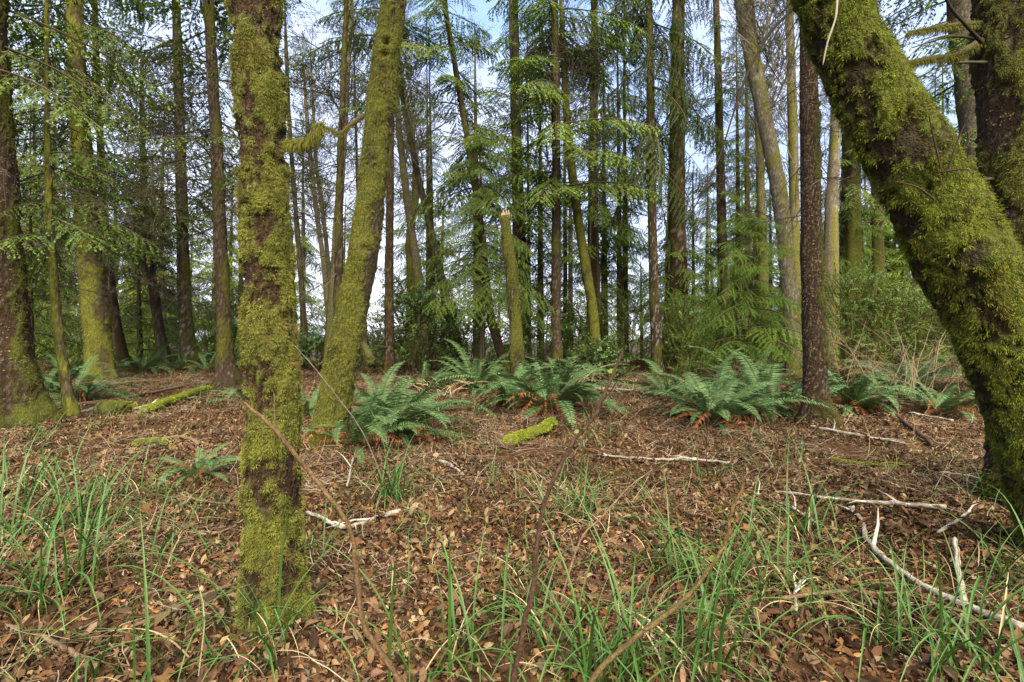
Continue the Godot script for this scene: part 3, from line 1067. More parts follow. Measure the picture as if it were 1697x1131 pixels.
# ---------------------------------------------------------------- scene
func _ready() -> void:
	rng.seed = 20240611
	var cam := Camera3D.new()
	cam.name = "camera"
	add_child(cam)
	cam.position = Vector3(0, EYE, 0)
	cam.fov = 64.3
	cam.near = 0.05
	cam.far = 1500.0
	cam.current = true

	var sky_mat := ProceduralSkyMaterial.new()
	sky_mat.sky_top_color = Color(0.43, 0.55, 0.74)
	sky_mat.sky_horizon_color = Color(0.72, 0.74, 0.79)
	sky_mat.sky_curve = 0.22
	sky_mat.ground_bottom_color = Color(0.30, 0.27, 0.22)
	sky_mat.ground_horizon_color = Color(0.66, 0.69, 0.74)
	sky_mat.sun_angle_max = 1.0
	var cloud := FastNoiseLite.new()
	cloud.seed = 12
	cloud.frequency = 0.006
	cloud.fractal_octaves = 5
	var ci := Image.create(1024, 512, false, Image.FORMAT_RGBA8)
	for y in 512:
		var lat := (0.5 - (y + 0.5) / 512.0) * PI
		for x in 1024:
			var lon := (x + 0.5) / 1024.0 * TAU
			var p := Vector3(cos(lat) * cos(lon), sin(lat) * 2.2, cos(lat) * sin(lon)) * 160.0
			var a := smoothstep(-0.24, 0.16, cloud.get_noise_3dv(p)) * 0.95
			ci.set_pixel(x, y, Color(1, 1, 1, a))
	sky_mat.sky_cover = ImageTexture.create_from_image(ci)
	sky_mat.sky_cover_modulate = Color(0.42, 0.38, 0.33)
	var sky := Sky.new()
	sky.sky_material = sky_mat
	var env := Environment.new()
	env.background_mode = Environment.BG_SKY
	env.sky = sky
	env.tonemap_mode = Environment.TONE_MAPPER_LINEAR
	env.tonemap_exposure = 2.95
	env.sdfgi_enabled = true
	env.ssao_enabled = true
	env.ssil_enabled = true
	var we := WorldEnvironment.new()
	we.name = "world_environment"
	we.environment = env
	add_child(we)
	var sun := DirectionalLight3D.new()
	sun.name = "sun"
	sun.light_energy = 1.3
	sun.light_angular_distance = 45.0
	sun.light_color = Color(1.0, 0.95, 0.86)
	sun.shadow_enabled = true
	add_child(sun)
	sun.look_at_from_position(Vector3(1.8, 10.8, 10.5), Vector3.ZERO, Vector3.UP)

	fbm.seed = 4
	fbm.frequency = 0.05
	fbm.fractal_octaves = 4
	fine.seed = 8
	fine.frequency = 1.0
	fine.fractal_octaves = 2
	cell.seed = 15
	cell.noise_type = FastNoiseLite.TYPE_CELLULAR
	cell.frequency = 1.0
	cell.cellular_return_type = FastNoiseLite.RETURN_DISTANCE2_SUB
	for d in TREES:
		var p: Array = d.pts[0]
		if p[2] > -16.0: feet.append([p[0], p[2], pow(p[3] * 2.0 + 0.25, 2.0)])
	make_materials()
	build_ground()
	make_boughs()
	make_fronds()
	make_blades()
	lib.salal = []
	lib.huckle = []
	for k in 4:
		lib.salal.append(sprig_mesh(900 + k, 0.075, Color(0.03, 0.07, 0.018), Color(0.09, 0.15, 0.04), 17))
		lib.huckle.append(sprig_mesh(910 + k, 0.04, Color(0.05, 0.105, 0.02), Color(0.14, 0.22, 0.045), 34))
	var t0 := Time.get_ticks_msec()
	for d in TREES: make_tree(d)
	print("trees ", Time.get_ticks_msec() - t0)
	build_far_woods()
	for s in SHRUBS: shrub(s[0], s[1], s[2], s[3], s[4], s[5], s[6], Color(s[7][0], s[7][1], s[7][2]), s[8])
	for t in BRAMBLES: bramble(t[0], t[1], t[2], t[3], t[4], t[5], Color(t[6][0], t[6][1], t[6][2]), t[7])
	for f in FERNS: fern(f[0], f[1], f[2], f[3], f[4], f[5])
	for s in STICKS: stick(s.name, s.label, s.pts, s.r0, s.r1, Color(s.col[0], s.col[1], s.col[2]), Color(s.col2[0], s.col2[1], s.col2[2]), s.moss, s.forks)
	for s in STEMS: stem(s.label, s.pts, s.r0, s.r1, Color(s.col[0], s.col[1], s.col[2]), s.buds)
	for t in TUFTS: tuft(t[0], t[1], t[2], t[3], t[4], t[5], t[6])
	build_litter()
	print("all ", Time.get_ticks_msec() - t0)

# ---------------------------------------------------------------- what stands where (metres)
var TREES := [
	{"name": "mossy_spruce", "label": "thick upright trunk in front, coated in olive moss with red bark patches", "pts": [[-1.229, 0.062, -2.79, 0.147], [-1.232, 0.327, -2.79, 0.14], [-1.235, 0.73, -2.79, 0.135], [-1.238, 1.133, -2.79, 0.133], [-1.248, 1.567, -2.79, 0.13], [-1.263, 2.063, -2.79, 0.124], [-1.285, 2.528, -2.79, 0.118], [-1.304, 2.931, -2.79, 0.115], [-1.319, 3.303, -2.79, 0.115], [-1.328, 3.582, -2.79, 0.112], [-1.39, 6.066, -2.79, 0.093], [-1.437, 8.549, -2.79, 0.074], [-1.472, 11.033, -2.79, 0.055], [-1.498, 13.516, -2.79, 0.036], [-1.518, 16.0, -2.79, 0.025]], "style": "heavy_moss", "sides": 110, "step": 0.022, "top": 3.7, "strands": 150000, "strand_length": 0.013, "strand_width": 0.002, "moss": 0.05, "toward": [0.25, 0, 0.1], "flare": 0.28, "foot": 0.1, "lichen": 0.1, "crowns": [["live", 10, 16, 12, 1.2, 0.4, -8, [1, 1, 1]]], "limbs": [{"pts": [[-1.167, 2.565, -2.79], [-1.061, 2.553, -2.74], [-0.982, 2.559, -2.69], [-0.939, 2.619, -2.67]], "r0": 0.012, "r1": 0.006, "col": [0.07, 0.065, 0.02], "moss": 1800}]},
	{"name": "mossy_alder", "label": "tall mossy trunk leaning over the fern, with a dark knot hole high up", "pts": [[-2.432, 0.176, -7.14, 0.241], [-2.368, 0.562, -7.14, 0.215], [-2.249, 1.197, -7.14, 0.208], [-2.106, 1.911, -7.14, 0.198], [-1.971, 2.546, -7.14, 0.195], [-1.876, 3.26, -7.14, 0.182], [-1.797, 3.974, -7.14, 0.176], [-1.702, 4.846, -7.14, 0.172], [-1.614, 5.56, -7.14, 0.163], [-1.551, 6.036, -7.14, 0.156], [-1.487, 6.671, -7.14, 0.15], [-1.28, 9.447, -7.14, 0.107], [-1.125, 12.224, -7.14, 0.065], [-1.008, 15.0, -7.14, 0.025]], "style": "alder_moss", "sides": 84, "step": 0.035, "top": 6.3, "strands": 50000, "strand_length": 0.024, "strand_width": 0.004, "moss": 0.1, "toward": [-0.5, 0, 0.1], "flare": 0.2, "lichen": 0.3, "crowns": [["alder", 8, 15, 14, 1.3, 0.8, 35, [1, 1, 1]]], "limbs": [{"pts": [[-1.94, 4.529, -7.14], [-2.13, 4.386, -7.14], [-2.273, 4.275, -7.14], [-2.384, 4.339, -7.14], [-2.606, 4.402, -7.14]], "r0": 0.034, "r1": 0.014, "col": [0.07, 0.06, 0.035], "moss": 1500}, {"pts": [[-2.194, 1.713, -7.14], [-2.049, 1.57, -7.19], [-1.937, 1.434, -7.19], [-1.873, 1.306, -7.19]], "r0": 0.06, "r1": 0.045, "col": [0.07, 0.065, 0.03], "moss": 1500}], "knots": [[0.555, 2.483, 0.195, 0.15, 0.55], [0.817, 5.149, 0.163, 0.12, 1.4], [0.793, 4.99, 0.172, 0.11, 1.2], [0.777, 4.244, 0.176, 0.1, 0.0], [0.159, 1.269, 0.208, 0.12, 0.0], [0.286, 1.944, 0.198, 0.09, 0.15]]},
	{"name": "mossy_maple", "label": "huge leaning trunk covered in hanging bright green moss", "pts": [[3.809, 0.074, -3.5, 0.319], [3.685, 0.288, -3.5, 0.287], [3.514, 0.755, -3.5, 0.268], [3.319, 1.26, -3.5, 0.261], [3.098, 1.727, -3.5, 0.255], [2.845, 2.213, -3.5, 0.246], [2.611, 2.641, -3.5, 0.236], [2.409, 3.01, -3.5, 0.225], [2.215, 3.399, -3.5, 0.204], [2.051, 3.749, -3.5, 0.179], [1.919, 4.099, -3.5, 0.169], [1.263, 6.574, -3.5, 0.133], [0.771, 9.05, -3.5, 0.097], [0.402, 11.525, -3.5, 0.061], [0.125, 14.0, -3.5, 0.025]], "style": "bright_moss", "sides": 120, "step": 0.024, "top": 4.2, "strands": 150000, "strand_length": 0.019, "strand_width": 0.003, "moss": 0.18, "toward": [0.3, 0.5, 0.0], "flare": 0.1, "lichen": 0.05, "crowns": [["alder", 8, 13, 20, 1.4, 0.8, 35, [1, 1, 1]]], "limbs": [{"pts": [[2.565, 2.53, -3.2], [2.586, 2.693, -3.16], [2.622, 2.808, -3.14]], "r0": 0.006, "r1": 0.003, "col": [0.04, 0.025, 0.02]}, {"pts": [[2.53, 2.565, -3.2], [2.445, 2.781, -3.16], [2.413, 2.86, -3.14]], "r0": 0.006, "r1": 0.003, "col": [0.04, 0.025, 0.02]}, {"pts": [[2.487, 2.387, -3.2], [2.343, 2.441, -3.14], [2.175, 2.465, -3.1]], "r0": 0.006, "r1": 0.003, "col": [0.05, 0.03, 0.025]}, {"pts": [[2.53, 2.547, -3.2], [2.622, 2.546, -3.14], [2.64, 2.512, -3.12]], "r0": 0.005, "r1": 0.003, "col": [0.05, 0.03, 0.025]}, {"pts": [[1.936, 3.58, -3.23], [1.914, 3.46, -3.21], [1.867, 3.317, -3.21], [1.839, 3.182, -3.21]], "r0": 0.007, "r1": 0.004, "col": [0.2, 0.19, 0.15]}], "knots": [[-1.276, 2.558, 0.236, 0.16, 0.1], [-0.964, 1.858, 0.255, 0.17, 0.0], [-1.548, 3.569, 0.179, 0.13, 0.4], [-1.353, 2.83, 0.225, 0.1, 0.0]]},
	{"name": "spruce_tree", "label": "broad scaly mossy trunk behind the huge leaning one, bearing mossy branch stubs", "pts": [[4.582, 0.102, -4.6, 0.414], [4.546, 0.863, -4.6, 0.379], [4.485, 1.885, -4.6, 0.363], [4.424, 2.754, -4.6, 0.359], [4.373, 3.52, -4.6, 0.354], [4.321, 4.44, -4.6, 0.345], [4.301, 4.849, -4.6, 0.336], [4.206, 7.387, -4.6, 0.264], [4.135, 9.925, -4.6, 0.193], [4.081, 12.462, -4.6, 0.122], [4.041, 15.0, -4.6, 0.05]], "style": "red_spruce", "sides": 90, "step": 0.03, "top": 4.8, "strands": 14000, "strand_length": 0.035, "strand_width": 0.004, "moss": 0.14, "toward": [-0.1, 0, 0.1], "scales": 2500, "flare": 0.2, "crowns": [["live", 10, 15, 12, 1.2, 0.5, -8, [1, 1, 1]]], "limbs": [{"pts": [[4.045, 4.134, -4.6], [3.79, 3.98, -4.6], [3.534, 3.939, -4.6], [3.32, 3.888, -4.6]], "r0": 0.034, "r1": 0.022, "col": [0.06, 0.055, 0.025], "moss": 2600}, {"pts": [[4.045, 4.246, -4.6], [3.739, 4.226, -4.6], [3.534, 4.195, -4.6], [3.355, 4.159, -4.6]], "r0": 0.025, "r1": 0.014, "col": [0.06, 0.055, 0.025], "moss": 1800}, {"pts": [[3.898, 4.027, -4.5], [3.674, 4.119, -4.4], [3.511, 4.235, -4.35], [3.399, 4.395, -4.3]], "r0": 0.016, "r1": 0.01, "col": [0.03, 0.025, 0.02]}, {"pts": [[3.882, 4.053, -4.5], [3.576, 4.021, -4.4], [3.304, 3.917, -4.3], [3.124, 3.843, -4.25]], "r0": 0.012, "r1": 0.004, "col": [0.03, 0.025, 0.02]}, {"pts": [[4.056, 3.909, -4.6], [3.808, 3.862, -4.5], [3.666, 3.832, -4.45]], "r0": 0.015, "r1": 0.01, "col": [0.05, 0.045, 0.03]}, {"pts": [[4.097, 2.927, -4.6], [3.907, 2.888, -4.5], [3.825, 2.868, -4.45]], "r0": 0.016, "r1": 0.012, "col": [0.05, 0.045, 0.03]}]},
	{"name": "spruce_tree", "label": "reddish scaly trunk with flared mossy foot, cut off by the picture edge", "pts": [[-7.891, 0.217, -8.51, 0.477], [-7.91, 0.656, -8.51, 0.391], [-7.947, 1.602, -8.51, 0.323], [-8.023, 2.737, -8.51, 0.306], [-8.08, 3.777, -8.51, 0.289], [-8.155, 5.006, -8.51, 0.272], [-8.231, 6.33, -8.51, 0.255], [-8.269, 7.464, -8.51, 0.238], [-8.34, 10.31, -8.51, 0.171], [-8.393, 13.155, -8.51, 0.103], [-8.433, 16.0, -8.51, 0.036]], "style": "red_spruce", "sides": 72, "step": 0.05, "top": 7.2, "strands": 9000, "strand_length": 0.04, "strand_width": 0.006, "scales": 2600, "moss": -0.02, "toward": [0.55, 0, 0], "flare": 0.5, "foot": 0.55, "crowns": [["sparse", 5.5, 9, 9, 1.0, 1.0, -12, [1, 1, 1]], ["live", 9, 16, 14, 1.3, 0.4, -8, [1, 1, 1]], ["dead", 3.5, 8, 8, 1.0, 0.8, -8, [1, 1, 1]]]},
	{"name": "spruce_tree", "label": "straight dark scaly trunk with yellow moss down one foot, beside the fern thicket", "pts": [[4.911, 0.223, -8.71, 0.262], [4.873, 0.635, -8.71, 0.206], [4.844, 1.603, -8.71, 0.183], [4.805, 2.861, -8.71, 0.171], [4.786, 4.119, -8.71, 0.163], [4.766, 5.474, -8.71, 0.151], [4.757, 6.442, -8.71, 0.135], [4.747, 7.797, -8.71, 0.127], [4.732, 10.531, -8.71, 0.091], [4.721, 13.266, -8.71, 0.055], [4.713, 16.0, -8.71, 0.025]], "style": "dark_spruce", "sides": 60, "step": 0.045, "top": 6.8, "strands": 8000, "strand_length": 0.03, "strand_width": 0.006, "scales": 3600, "moss": -0.02, "toward": [0.55, 0, 0.1], "flare": 0.45, "foot": 0.4, "lichen": 0.4, "crowns": [["dead", 3.0, 9, 26, 0.7, 0.7, -8, [1, 1, 1]], ["live", 9, 16, 14, 1.2, 0.4, -8, [1, 1, 1]]], "limbs": [{"pts": [[4.66, 7.003, -8.71], [3.984, 6.31, -8.31], [3.441, 5.465, -7.91], [3.14, 4.767, -7.71], [2.771, 3.901, -7.41], [2.224, 3.015, -7.11]], "r0": 0.024, "r1": 0.008, "col": [0.03, 0.025, 0.02]}]},
	{"name": "hemlock_tree", "label": "slender mossy pole beside the reddish flared trunk", "pts": [[-7.429, 0.235, -9.14, 0.11], [-7.5, 0.793, -9.14, 0.082], [-7.622, 1.606, -9.14, 0.073], [-7.723, 2.723, -9.14, 0.064], [-7.784, 3.739, -9.14, 0.055], [-7.815, 4.754, -9.14, 0.046], [-7.825, 5.668, -9.14, 0.037], [-7.844, 8.0, -9.14, 0.025]], "style": "alder_moss", "sides": 26, "step": 0.08, "strands": 1500, "strand_length": 0.03, "strand_width": 0.006, "toward": [-0.3, 0, 0.2], "flare": 0.25, "crowns": [["sparse", 2.8, 8, 30, 0.75, 0.5, -14, [0.9, 1, 0.9]], ["dead", 1.8, 5, 12, 0.7, 0.6, -12, [1, 1, 1]]]},
	{"name": "mossy_spruce", "label": "stout trunk with bright moss on its lower half, among ferns", "pts": [[-11.754, 0.426, -15.5, 0.418], [-11.771, 0.956, -15.5, 0.341], [-11.892, 2.334, -15.5, 0.326], [-12.03, 3.884, -15.5, 0.31], [-12.202, 5.778, -15.5, 0.264], [-12.357, 8.189, -15.5, 0.232], [-12.46, 10.428, -15.5, 0.202], [-12.512, 12.322, -15.5, 0.186], [-12.56, 14.661, -15.5, 0.107], [-12.596, 17.0, -15.5, 0.028]], "style": "alder_moss", "sides": 34, "step": 0.08, "moss": 0.2, "strands": 5000, "strand_length": 0.07, "strand_width": 0.012, "toward": [-0.6, 0, 0.1], "flare": 0.3, "crowns": [["sparse", 4, 10, 46, 1.1, 1.1, -12, [1, 1, 1]], ["live", 9, 17, 34, 1.2, 0.4, -8, [1, 1, 1]], ["dead", 3, 8, 14, 1.0, 0.8, -10, [1, 1, 1]]]},
	{"name": "spruce_tree", "label": "brown trunk just behind the bright mossy one", "pts": [[-14.344, 0.56, -20, 0.26], [-14.589, 2.006, -20, 0.2], [-14.789, 3.45, -20, 0.18], [-14.967, 5.45, -20, 0.15], [-15.122, 7.894, -20, 0.13], [-15.3, 11.45, -20, 0.11], [-15.389, 14.117, -20, 0.1], [-15.461, 17.0, -20.0, 0.025]], "style": "dark_spruce", "sides": 20, "flare": 0.3, "crowns": [["sparse", 4, 11, 44, 1.1, 1.0, -10, [1, 1, 1]], ["live", 10, 17, 28, 1.2, 0.4, -8, [1, 1, 1]], ["dead", 2, 6, 24, 1.0, 0.8, -10, [1, 1, 1]]]},
	{"name": "spruce_tree", "label": "blackish trunk leaning slightly, third back beyond the ferns", "pts": [[-13.04, 0.575, -20.5, 0.246], [-13.268, 1.675, -20.5, 0.195], [-13.541, 3.498, -20.5, 0.174], [-13.792, 5.32, -20.5, 0.144], [-13.906, 7.597, -20.5, 0.113], [-13.974, 10.331, -20.5, 0.082], [-14.024, 13.0, -20.5, 0.025]], "style": "grey_spruce", "sides": 20, "flare": 0.4, "crowns": [["sparse", 4.5, 13, 48, 1.2, 0.6, -8, [1, 1, 1]], ["dead", 2.5, 7, 34, 1.1, 0.9, -6, [1, 1, 1]]]},
	{"name": "spruce_tree", "label": "dark straight trunk with pale upper stem and curved foot", "pts": [[-11.451, 0.545, -19.5, 0.39], [-11.646, 1.453, -19.5, 0.273], [-11.776, 2.969, -19.5, 0.224], [-11.841, 5.136, -19.5, 0.205], [-11.906, 7.736, -19.5, 0.185], [-11.992, 10.769, -19.5, 0.166], [-12.079, 13.803, -19.5, 0.137], [-12.113, 15.401, -19.5, 0.078], [-12.139, 17.0, -19.5, 0.025]], "style": "grey_spruce", "sides": 24, "step": 0.1, "moss": 0.06, "toward": [0.5, 0, 0.1], "flare": 0.45, "foot": 0.4, "lichen": 0.5, "crowns": [["sparse", 5, 11, 44, 1.1, 1.0, -6, [1, 1, 1]], ["live", 11, 17, 26, 1.2, 0.4, -8, [1, 1, 1]], ["dead", 2.5, 7, 26, 1.2, 0.9, -6, [1, 1, 1]]]},
	{"name": "spruce_tree", "label": "clean brown trunk beside the mossy log, just beyond the thick mossy one", "pts": [[-7.246, 0.376, -13.86, 0.305], [-7.323, 1.019, -13.86, 0.222], [-7.384, 2.251, -13.86, 0.18], [-7.446, 4.099, -13.86, 0.166], [-7.538, 6.255, -13.86, 0.152], [-7.661, 8.411, -13.86, 0.139], [-7.754, 10.259, -13.86, 0.125], [-7.8, 11.183, -13.86, 0.118], [-7.909, 14.091, -13.86, 0.068], [-7.991, 17.0, -13.86, 0.025]], "style": "brown_spruce", "sides": 34, "step": 0.07, "strands": 1600, "strand_length": 0.03, "strand_width": 0.008, "toward": [0.3, 0, 0.1], "flare": 0.3, "foot": 0.35, "crowns": [["dead", 4, 9, 30, 1.2, 1.1, -4, [1, 1, 1]], ["sparse", 5, 11, 34, 1.1, 1.0, -6, [1, 1, 1]], ["live", 10, 17, 26, 1.2, 0.4, -8, [1, 1, 1]]]},
	{"name": "hemlock_tree", "label": "young dark drooping hemlock between the brown trunk and the thick mossy one", "pts": [[-10.418, 0.59, -21, 0.105], [-10.465, 3.078, -21, 0.084], [-10.512, 5.412, -21, 0.063], [-10.535, 7.0, -21.0, 0.025]], "style": "dark_spruce", "sides": 10, "crowns": [["hang", 0.6, 7, 60, 0.85, 0.3, -2, [0.9, 1.1, 1.0]]]},
	{"name": "hemlock_tree", "label": "young feathery hemlock filling the gap behind the slender mossy pole", "pts": [[-15.413, 0.635, -22.5, 0.101], [-15.462, 3.188, -22.5, 0.079], [-15.488, 5.688, -22.5, 0.056], [-15.505, 8.0, -22.5, 0.025]], "style": "dark_spruce", "sides": 10, "crowns": [["sparse", 0.8, 8, 70, 1.1, 0.3, -2, [1.1, 1.2, 1.0]]]},
	{"name": "hemlock_tree", "label": "young hemlock with hanging twigs near the picture edge beyond the flared trunk", "pts": [[-14.16, 0.441, -16, 0.08], [-14.196, 2.714, -16, 0.064], [-14.196, 4.848, -16, 0.048], [-14.196, 6.674, -16.0, 0.028], [-14.196, 8.5, -16.0, 0.025]], "style": "dark_spruce", "sides": 10, "crowns": [["sparse", 1.2, 8.5, 70, 1.0, 0.4, -8, [0.95, 1.1, 0.95]]]},
	{"name": "spruce_tree", "label": "thin dark pole just right of the thick mossy trunk", "pts": [[-7.945, 0.59, -21, 0.137], [-8.108, 3.078, -21, 0.115], [-8.272, 5.412, -21, 0.105], [-8.458, 7.745, -21, 0.095], [-8.645, 10.545, -21, 0.084], [-8.738, 12.878, -21, 0.073], [-8.802, 15.0, -21.0, 0.025]], "style": "grey_spruce", "sides": 14, "crowns": [["sparse", 7, 15, 40, 0.9, 0.4, -6, [1, 1, 1]]]},
	{"name": "spruce_tree", "label": "dark thin spruce with whorls of dead mossy twigs, crossing a pale birch-like stem", "pts": [[-4.225, 0.351, -13, 0.13], [-4.167, 2.496, -13, 0.111], [-4.138, 3.941, -13, 0.098], [-4.124, 5.385, -13, 0.084], [-4.066, 7.118, -13, 0.078], [-4.008, 8.563, -13, 0.065], [-3.951, 10.007, -13, 0.052], [-3.891, 12.0, -13.0, 0.025]], "style": "dark_spruce", "sides": 20, "step": 0.08, "strands": 1200, "strand_length": 0.04, "strand_width": 0.008, "moss": 0.2, "crowns": [["bare", 3.4, 9.5, 44, 0.95, 0.8, 2, [0.9, 0.9, 0.85]], ["dead", 2.6, 6, 22, 0.8, 0.7, -4, [1, 1.2, 0.7]], ["sparse", 6.5, 12, 24, 0.8, 0.4, -4, [1, 1, 1]]]},
	{"name": "alder_tree", "label": "pale bare alder stem directly behind the twiggy dark spruce", "pts": [[-6.407, 0.53, -19, 0.19], [-6.238, 3.355, -19, 0.171], [-6.048, 6.522, -19, 0.152], [-5.858, 9.899, -19, 0.142], [-5.711, 13.066, -19, 0.123], [-5.608, 16.0, -19.0, 0.025]], "style": "pale_alder", "sides": 18, "lichen": 0.6, "crowns": [["alder", 7, 16, 26, 1.1, 0.7, 40, [1, 1, 1]]]},
	{"name": "alder_tree", "label": "thin grey alder leaning away towards the thick mossy trunk, lower of two", "pts": [[-7.248, 0.62, -22, 0.121], [-7.492, 3.64, -22, 0.11], [-7.859, 6.329, -22, 0.099], [-8.152, 8.773, -22, 0.088], [-8.323, 10.729, -22, 0.077], [-8.472, 13.0, -22.0, 0.025]], "style": "pale_alder", "sides": 12, "lichen": 0.4, "crowns": [["alder", 5, 13, 26, 1.0, 0.6, 40, [1, 1, 1]]]},
	{"name": "alder_tree", "label": "thin grey alder bending up beside its twin left of the leaning trunk", "pts": [[-7.693, 0.68, -24, 0.12], [-7.96, 3.297, -24, 0.108], [-8.28, 6.497, -24, 0.096], [-8.627, 9.163, -24, 0.084], [-8.76, 11.297, -24, 0.072], [-8.886, 14.0, -24.0, 0.025]], "style": "pale_alder", "sides": 12, "lichen": 0.4, "crowns": [["alder", 5, 14, 24, 1.0, 0.6, 40, [1, 1, 1]]]},
	{"name": "spruce_tree", "label": "narrow red-brown trunk close behind the leaning mossy one", "pts": [[-3.825, 0.471, -17, 0.204], [-3.844, 1.654, -17, 0.162], [-3.844, 3.732, -17, 0.145], [-3.825, 5.998, -17, 0.136], [-3.787, 8.454, -17, 0.119], [-3.731, 11.098, -17, 0.102], [-3.691, 13.549, -17.0, 0.059], [-3.662, 16.0, -17.0, 0.025]], "style": "red_spruce", "sides": 26, "step": 0.08, "scales": 500, "lichen": 0.3, "moss": -0.1, "crowns": [["dead", 5, 9, 18, 0.8, 0.8, -4, [1, 1, 1]], ["live", 10, 16, 26, 1.1, 0.4, -8, [1, 1, 1]]]},
	{"name": "alder_tree", "label": "pale lichen-spotted alder curving up beside the leaning mossy trunk", "pts": [[-3.372, 0.59, -21, 0.189], [-3.605, 3.778, -21, 0.178], [-3.862, 5.645, -21, 0.158], [-4.118, 7.512, -21, 0.147], [-4.352, 9.612, -21, 0.126], [-4.468, 11.245, -21, 0.115], [-4.515, 13.345, -21, 0.095], [-4.543, 15.0, -21.0, 0.025]], "style": "pale_alder", "sides": 20, "step": 0.1, "moss": 0.05, "lichen": 0.6, "crowns": [["alder", 7, 15, 26, 1.1, 0.7, 38, [1, 1, 1]]]},
	{"name": "alder_tree", "label": "mossy stem crossing the spotted alder at its foot", "pts": [[-4.229, 0.65, -23, 0.23], [-4.229, 3.991, -23, 0.196], [-4.332, 5.779, -23, 0.172], [-4.051, 8.335, -23, 0.149], [-4.357, 10.891, -23, 0.127], [-4.715, 12.935, -23, 0.104], [-4.853, 14.0, -23.0, 0.025]], "style": "alder_moss", "sides": 18, "moss": 0.1, "crowns": [["alder", 6, 14, 22, 1.0, 0.6, 38, [1, 1, 1]]]},
	{"name": "alder_tree", "label": "dark trunk leaning steeply with a thickened foot, behind the shrubs", "pts": [[-1.868, 0.53, -19, 0.247], [-2.037, 1.772, -19, 0.209], [-2.333, 3.144, -19, 0.171], [-2.671, 4.622, -19, 0.142], [-2.987, 6.099, -19, 0.123], [-3.346, 7.577, -19, 0.114], [-3.726, 9.477, -19, 0.095], [-4.085, 11.588, -19, 0.076], [-4.262, 13.0, -19.0, 0.025]], "style": "grey_spruce", "sides": 22, "step": 0.1, "moss": 0.12, "flare": 0.3, "crowns": [["alder", 6, 13, 22, 1.1, 0.6, 35, [1, 1, 1]]]},
	{"name": "alder_tree", "label": "long brown trunk bowed at the foot and leaning out above the snag", "pts": [[-0.119, 0.456, -16.5, 0.157], [-0.413, 1.468, -16.5, 0.149], [-0.632, 2.201, -16.5, 0.14], [-0.779, 3.301, -16.5, 0.132], [-0.907, 4.768, -16.5, 0.115], [-1.109, 6.234, -16.5, 0.107], [-1.347, 7.701, -16.5, 0.099], [-1.659, 9.534, -16.5, 0.091], [-1.952, 11.184, -16.5, 0.083], [-2.062, 12.284, -16.5, 0.074], [-2.265, 15.0, -16.5, 0.025]], "style": "brown_spruce", "sides": 24, "step": 0.08, "moss": 0.06, "flare": 0.1, "crowns": [["live", 5.5, 15, 70, 1.0, 0.5, -8, [1.25, 1.25, 1.15]], ["bare", 5, 10, 16, 0.8, 0.7, 10, [1, 1, 1]]]},
	{"name": "hemlock_tree", "label": "young hemlock with layered drooping green boughs left of the snag", "pts": [[-0.808, 0.411, -15, 0.09], [-0.825, 2.308, -15, 0.075], [-0.842, 3.642, -15, 0.068], [-0.858, 4.975, -15, 0.053], [-0.879, 7.2, -15.0, 0.025]], "style": "dark_spruce", "sides": 12, "crowns": [["young", 2.4, 7.0, 120, 0.95, 0.35, -8, [1.05, 1.05, 1]]]},
	{"name": "snag", "label": "broken mossy snag with a pale splintered top among the ferns", "pts": [[0.132, 0.336, -12.5, 0.188], [0.104, 1.488, -12.5, 0.156], [0.035, 2.46, -12.5, 0.144], [-0.049, 3.293, -12.5, 0.131], [-0.118, 3.849, -12.5, 0.125], [-0.174, 4.432, -12.5, 0.113]], "style": "alder_moss", "cut": 1, "sides": 46, "step": 0.05, "moss": 0.08, "strands": 1200, "strand_length": 0.03, "strand_width": 0.007, "toward": [0.3, 0, 0.2], "flare": 0.25, "lichen": 0.6},
	{"name": "spruce_tree", "label": "wide dark trunk standing far behind the snag", "pts": [[0.447, 0.65, -23, 0.322], [0.345, 4.502, -23, 0.276], [0.243, 8.335, -23, 0.253], [0.141, 12.168, -23, 0.218], [0.064, 16.002, -23, 0.196], [0.034, 18.0, -23.0, 0.029]], "style": "grey_spruce", "sides": 22, "crowns": [["live", 5, 18, 90, 1.2, 0.4, -8, [1.35, 1.5, 1.0]], ["dead", 3, 8, 24, 1.2, 1, -4, [1, 1, 1]]]},
	{"name": "spruce_tree", "label": "straight brown trunk rising from behind the centre fern", "pts": [[1.366, 0.456, -16.5, 0.198], [1.347, 2.201, -16.5, 0.157], [1.347, 4.218, -16.5, 0.149], [1.347, 6.417, -16.5, 0.14], [1.329, 9.168, -16.5, 0.132], [1.292, 11.918, -16.5, 0.115], [1.274, 13.018, -16.5, 0.107], [1.249, 15.009, -16.5, 0.062], [1.231, 17.0, -16.5, 0.025]], "style": "brown_spruce", "sides": 30, "step": 0.08, "scales": 500, "moss": -0.06, "crowns": [["bare", 4.5, 10, 36, 1.0, 0.9, 6, [0.8, 0.8, 0.8]], ["live", 5.5, 12, 40, 1.1, 1.0, -6, [1.25, 1.25, 1.15]], ["live", 10, 17, 24, 1.2, 0.4, -8, [1.25, 1.25, 1.15]]]},
	{"name": "alder_tree", "label": "mossy trunk leaning past the straight brown one, ivy at its foot", "pts": [[2.673, 0.471, -17, 0.187], [2.541, 2.409, -17, 0.162], [2.333, 3.732, -17, 0.153], [2.068, 5.432, -17, 0.136], [1.879, 6.943, -17, 0.128], [1.728, 8.454, -17, 0.111], [1.615, 10.343, -17, 0.093], [1.533, 12.171, -17.0, 0.054], [1.471, 14.0, -17.0, 0.025]], "style": "alder_moss", "sides": 26, "step": 0.08, "moss": 0.14, "toward": [0.3, 0, 0.2], "crowns": [["alder", 7, 14, 22, 1.1, 0.7, 38, [1, 1, 1]]]},
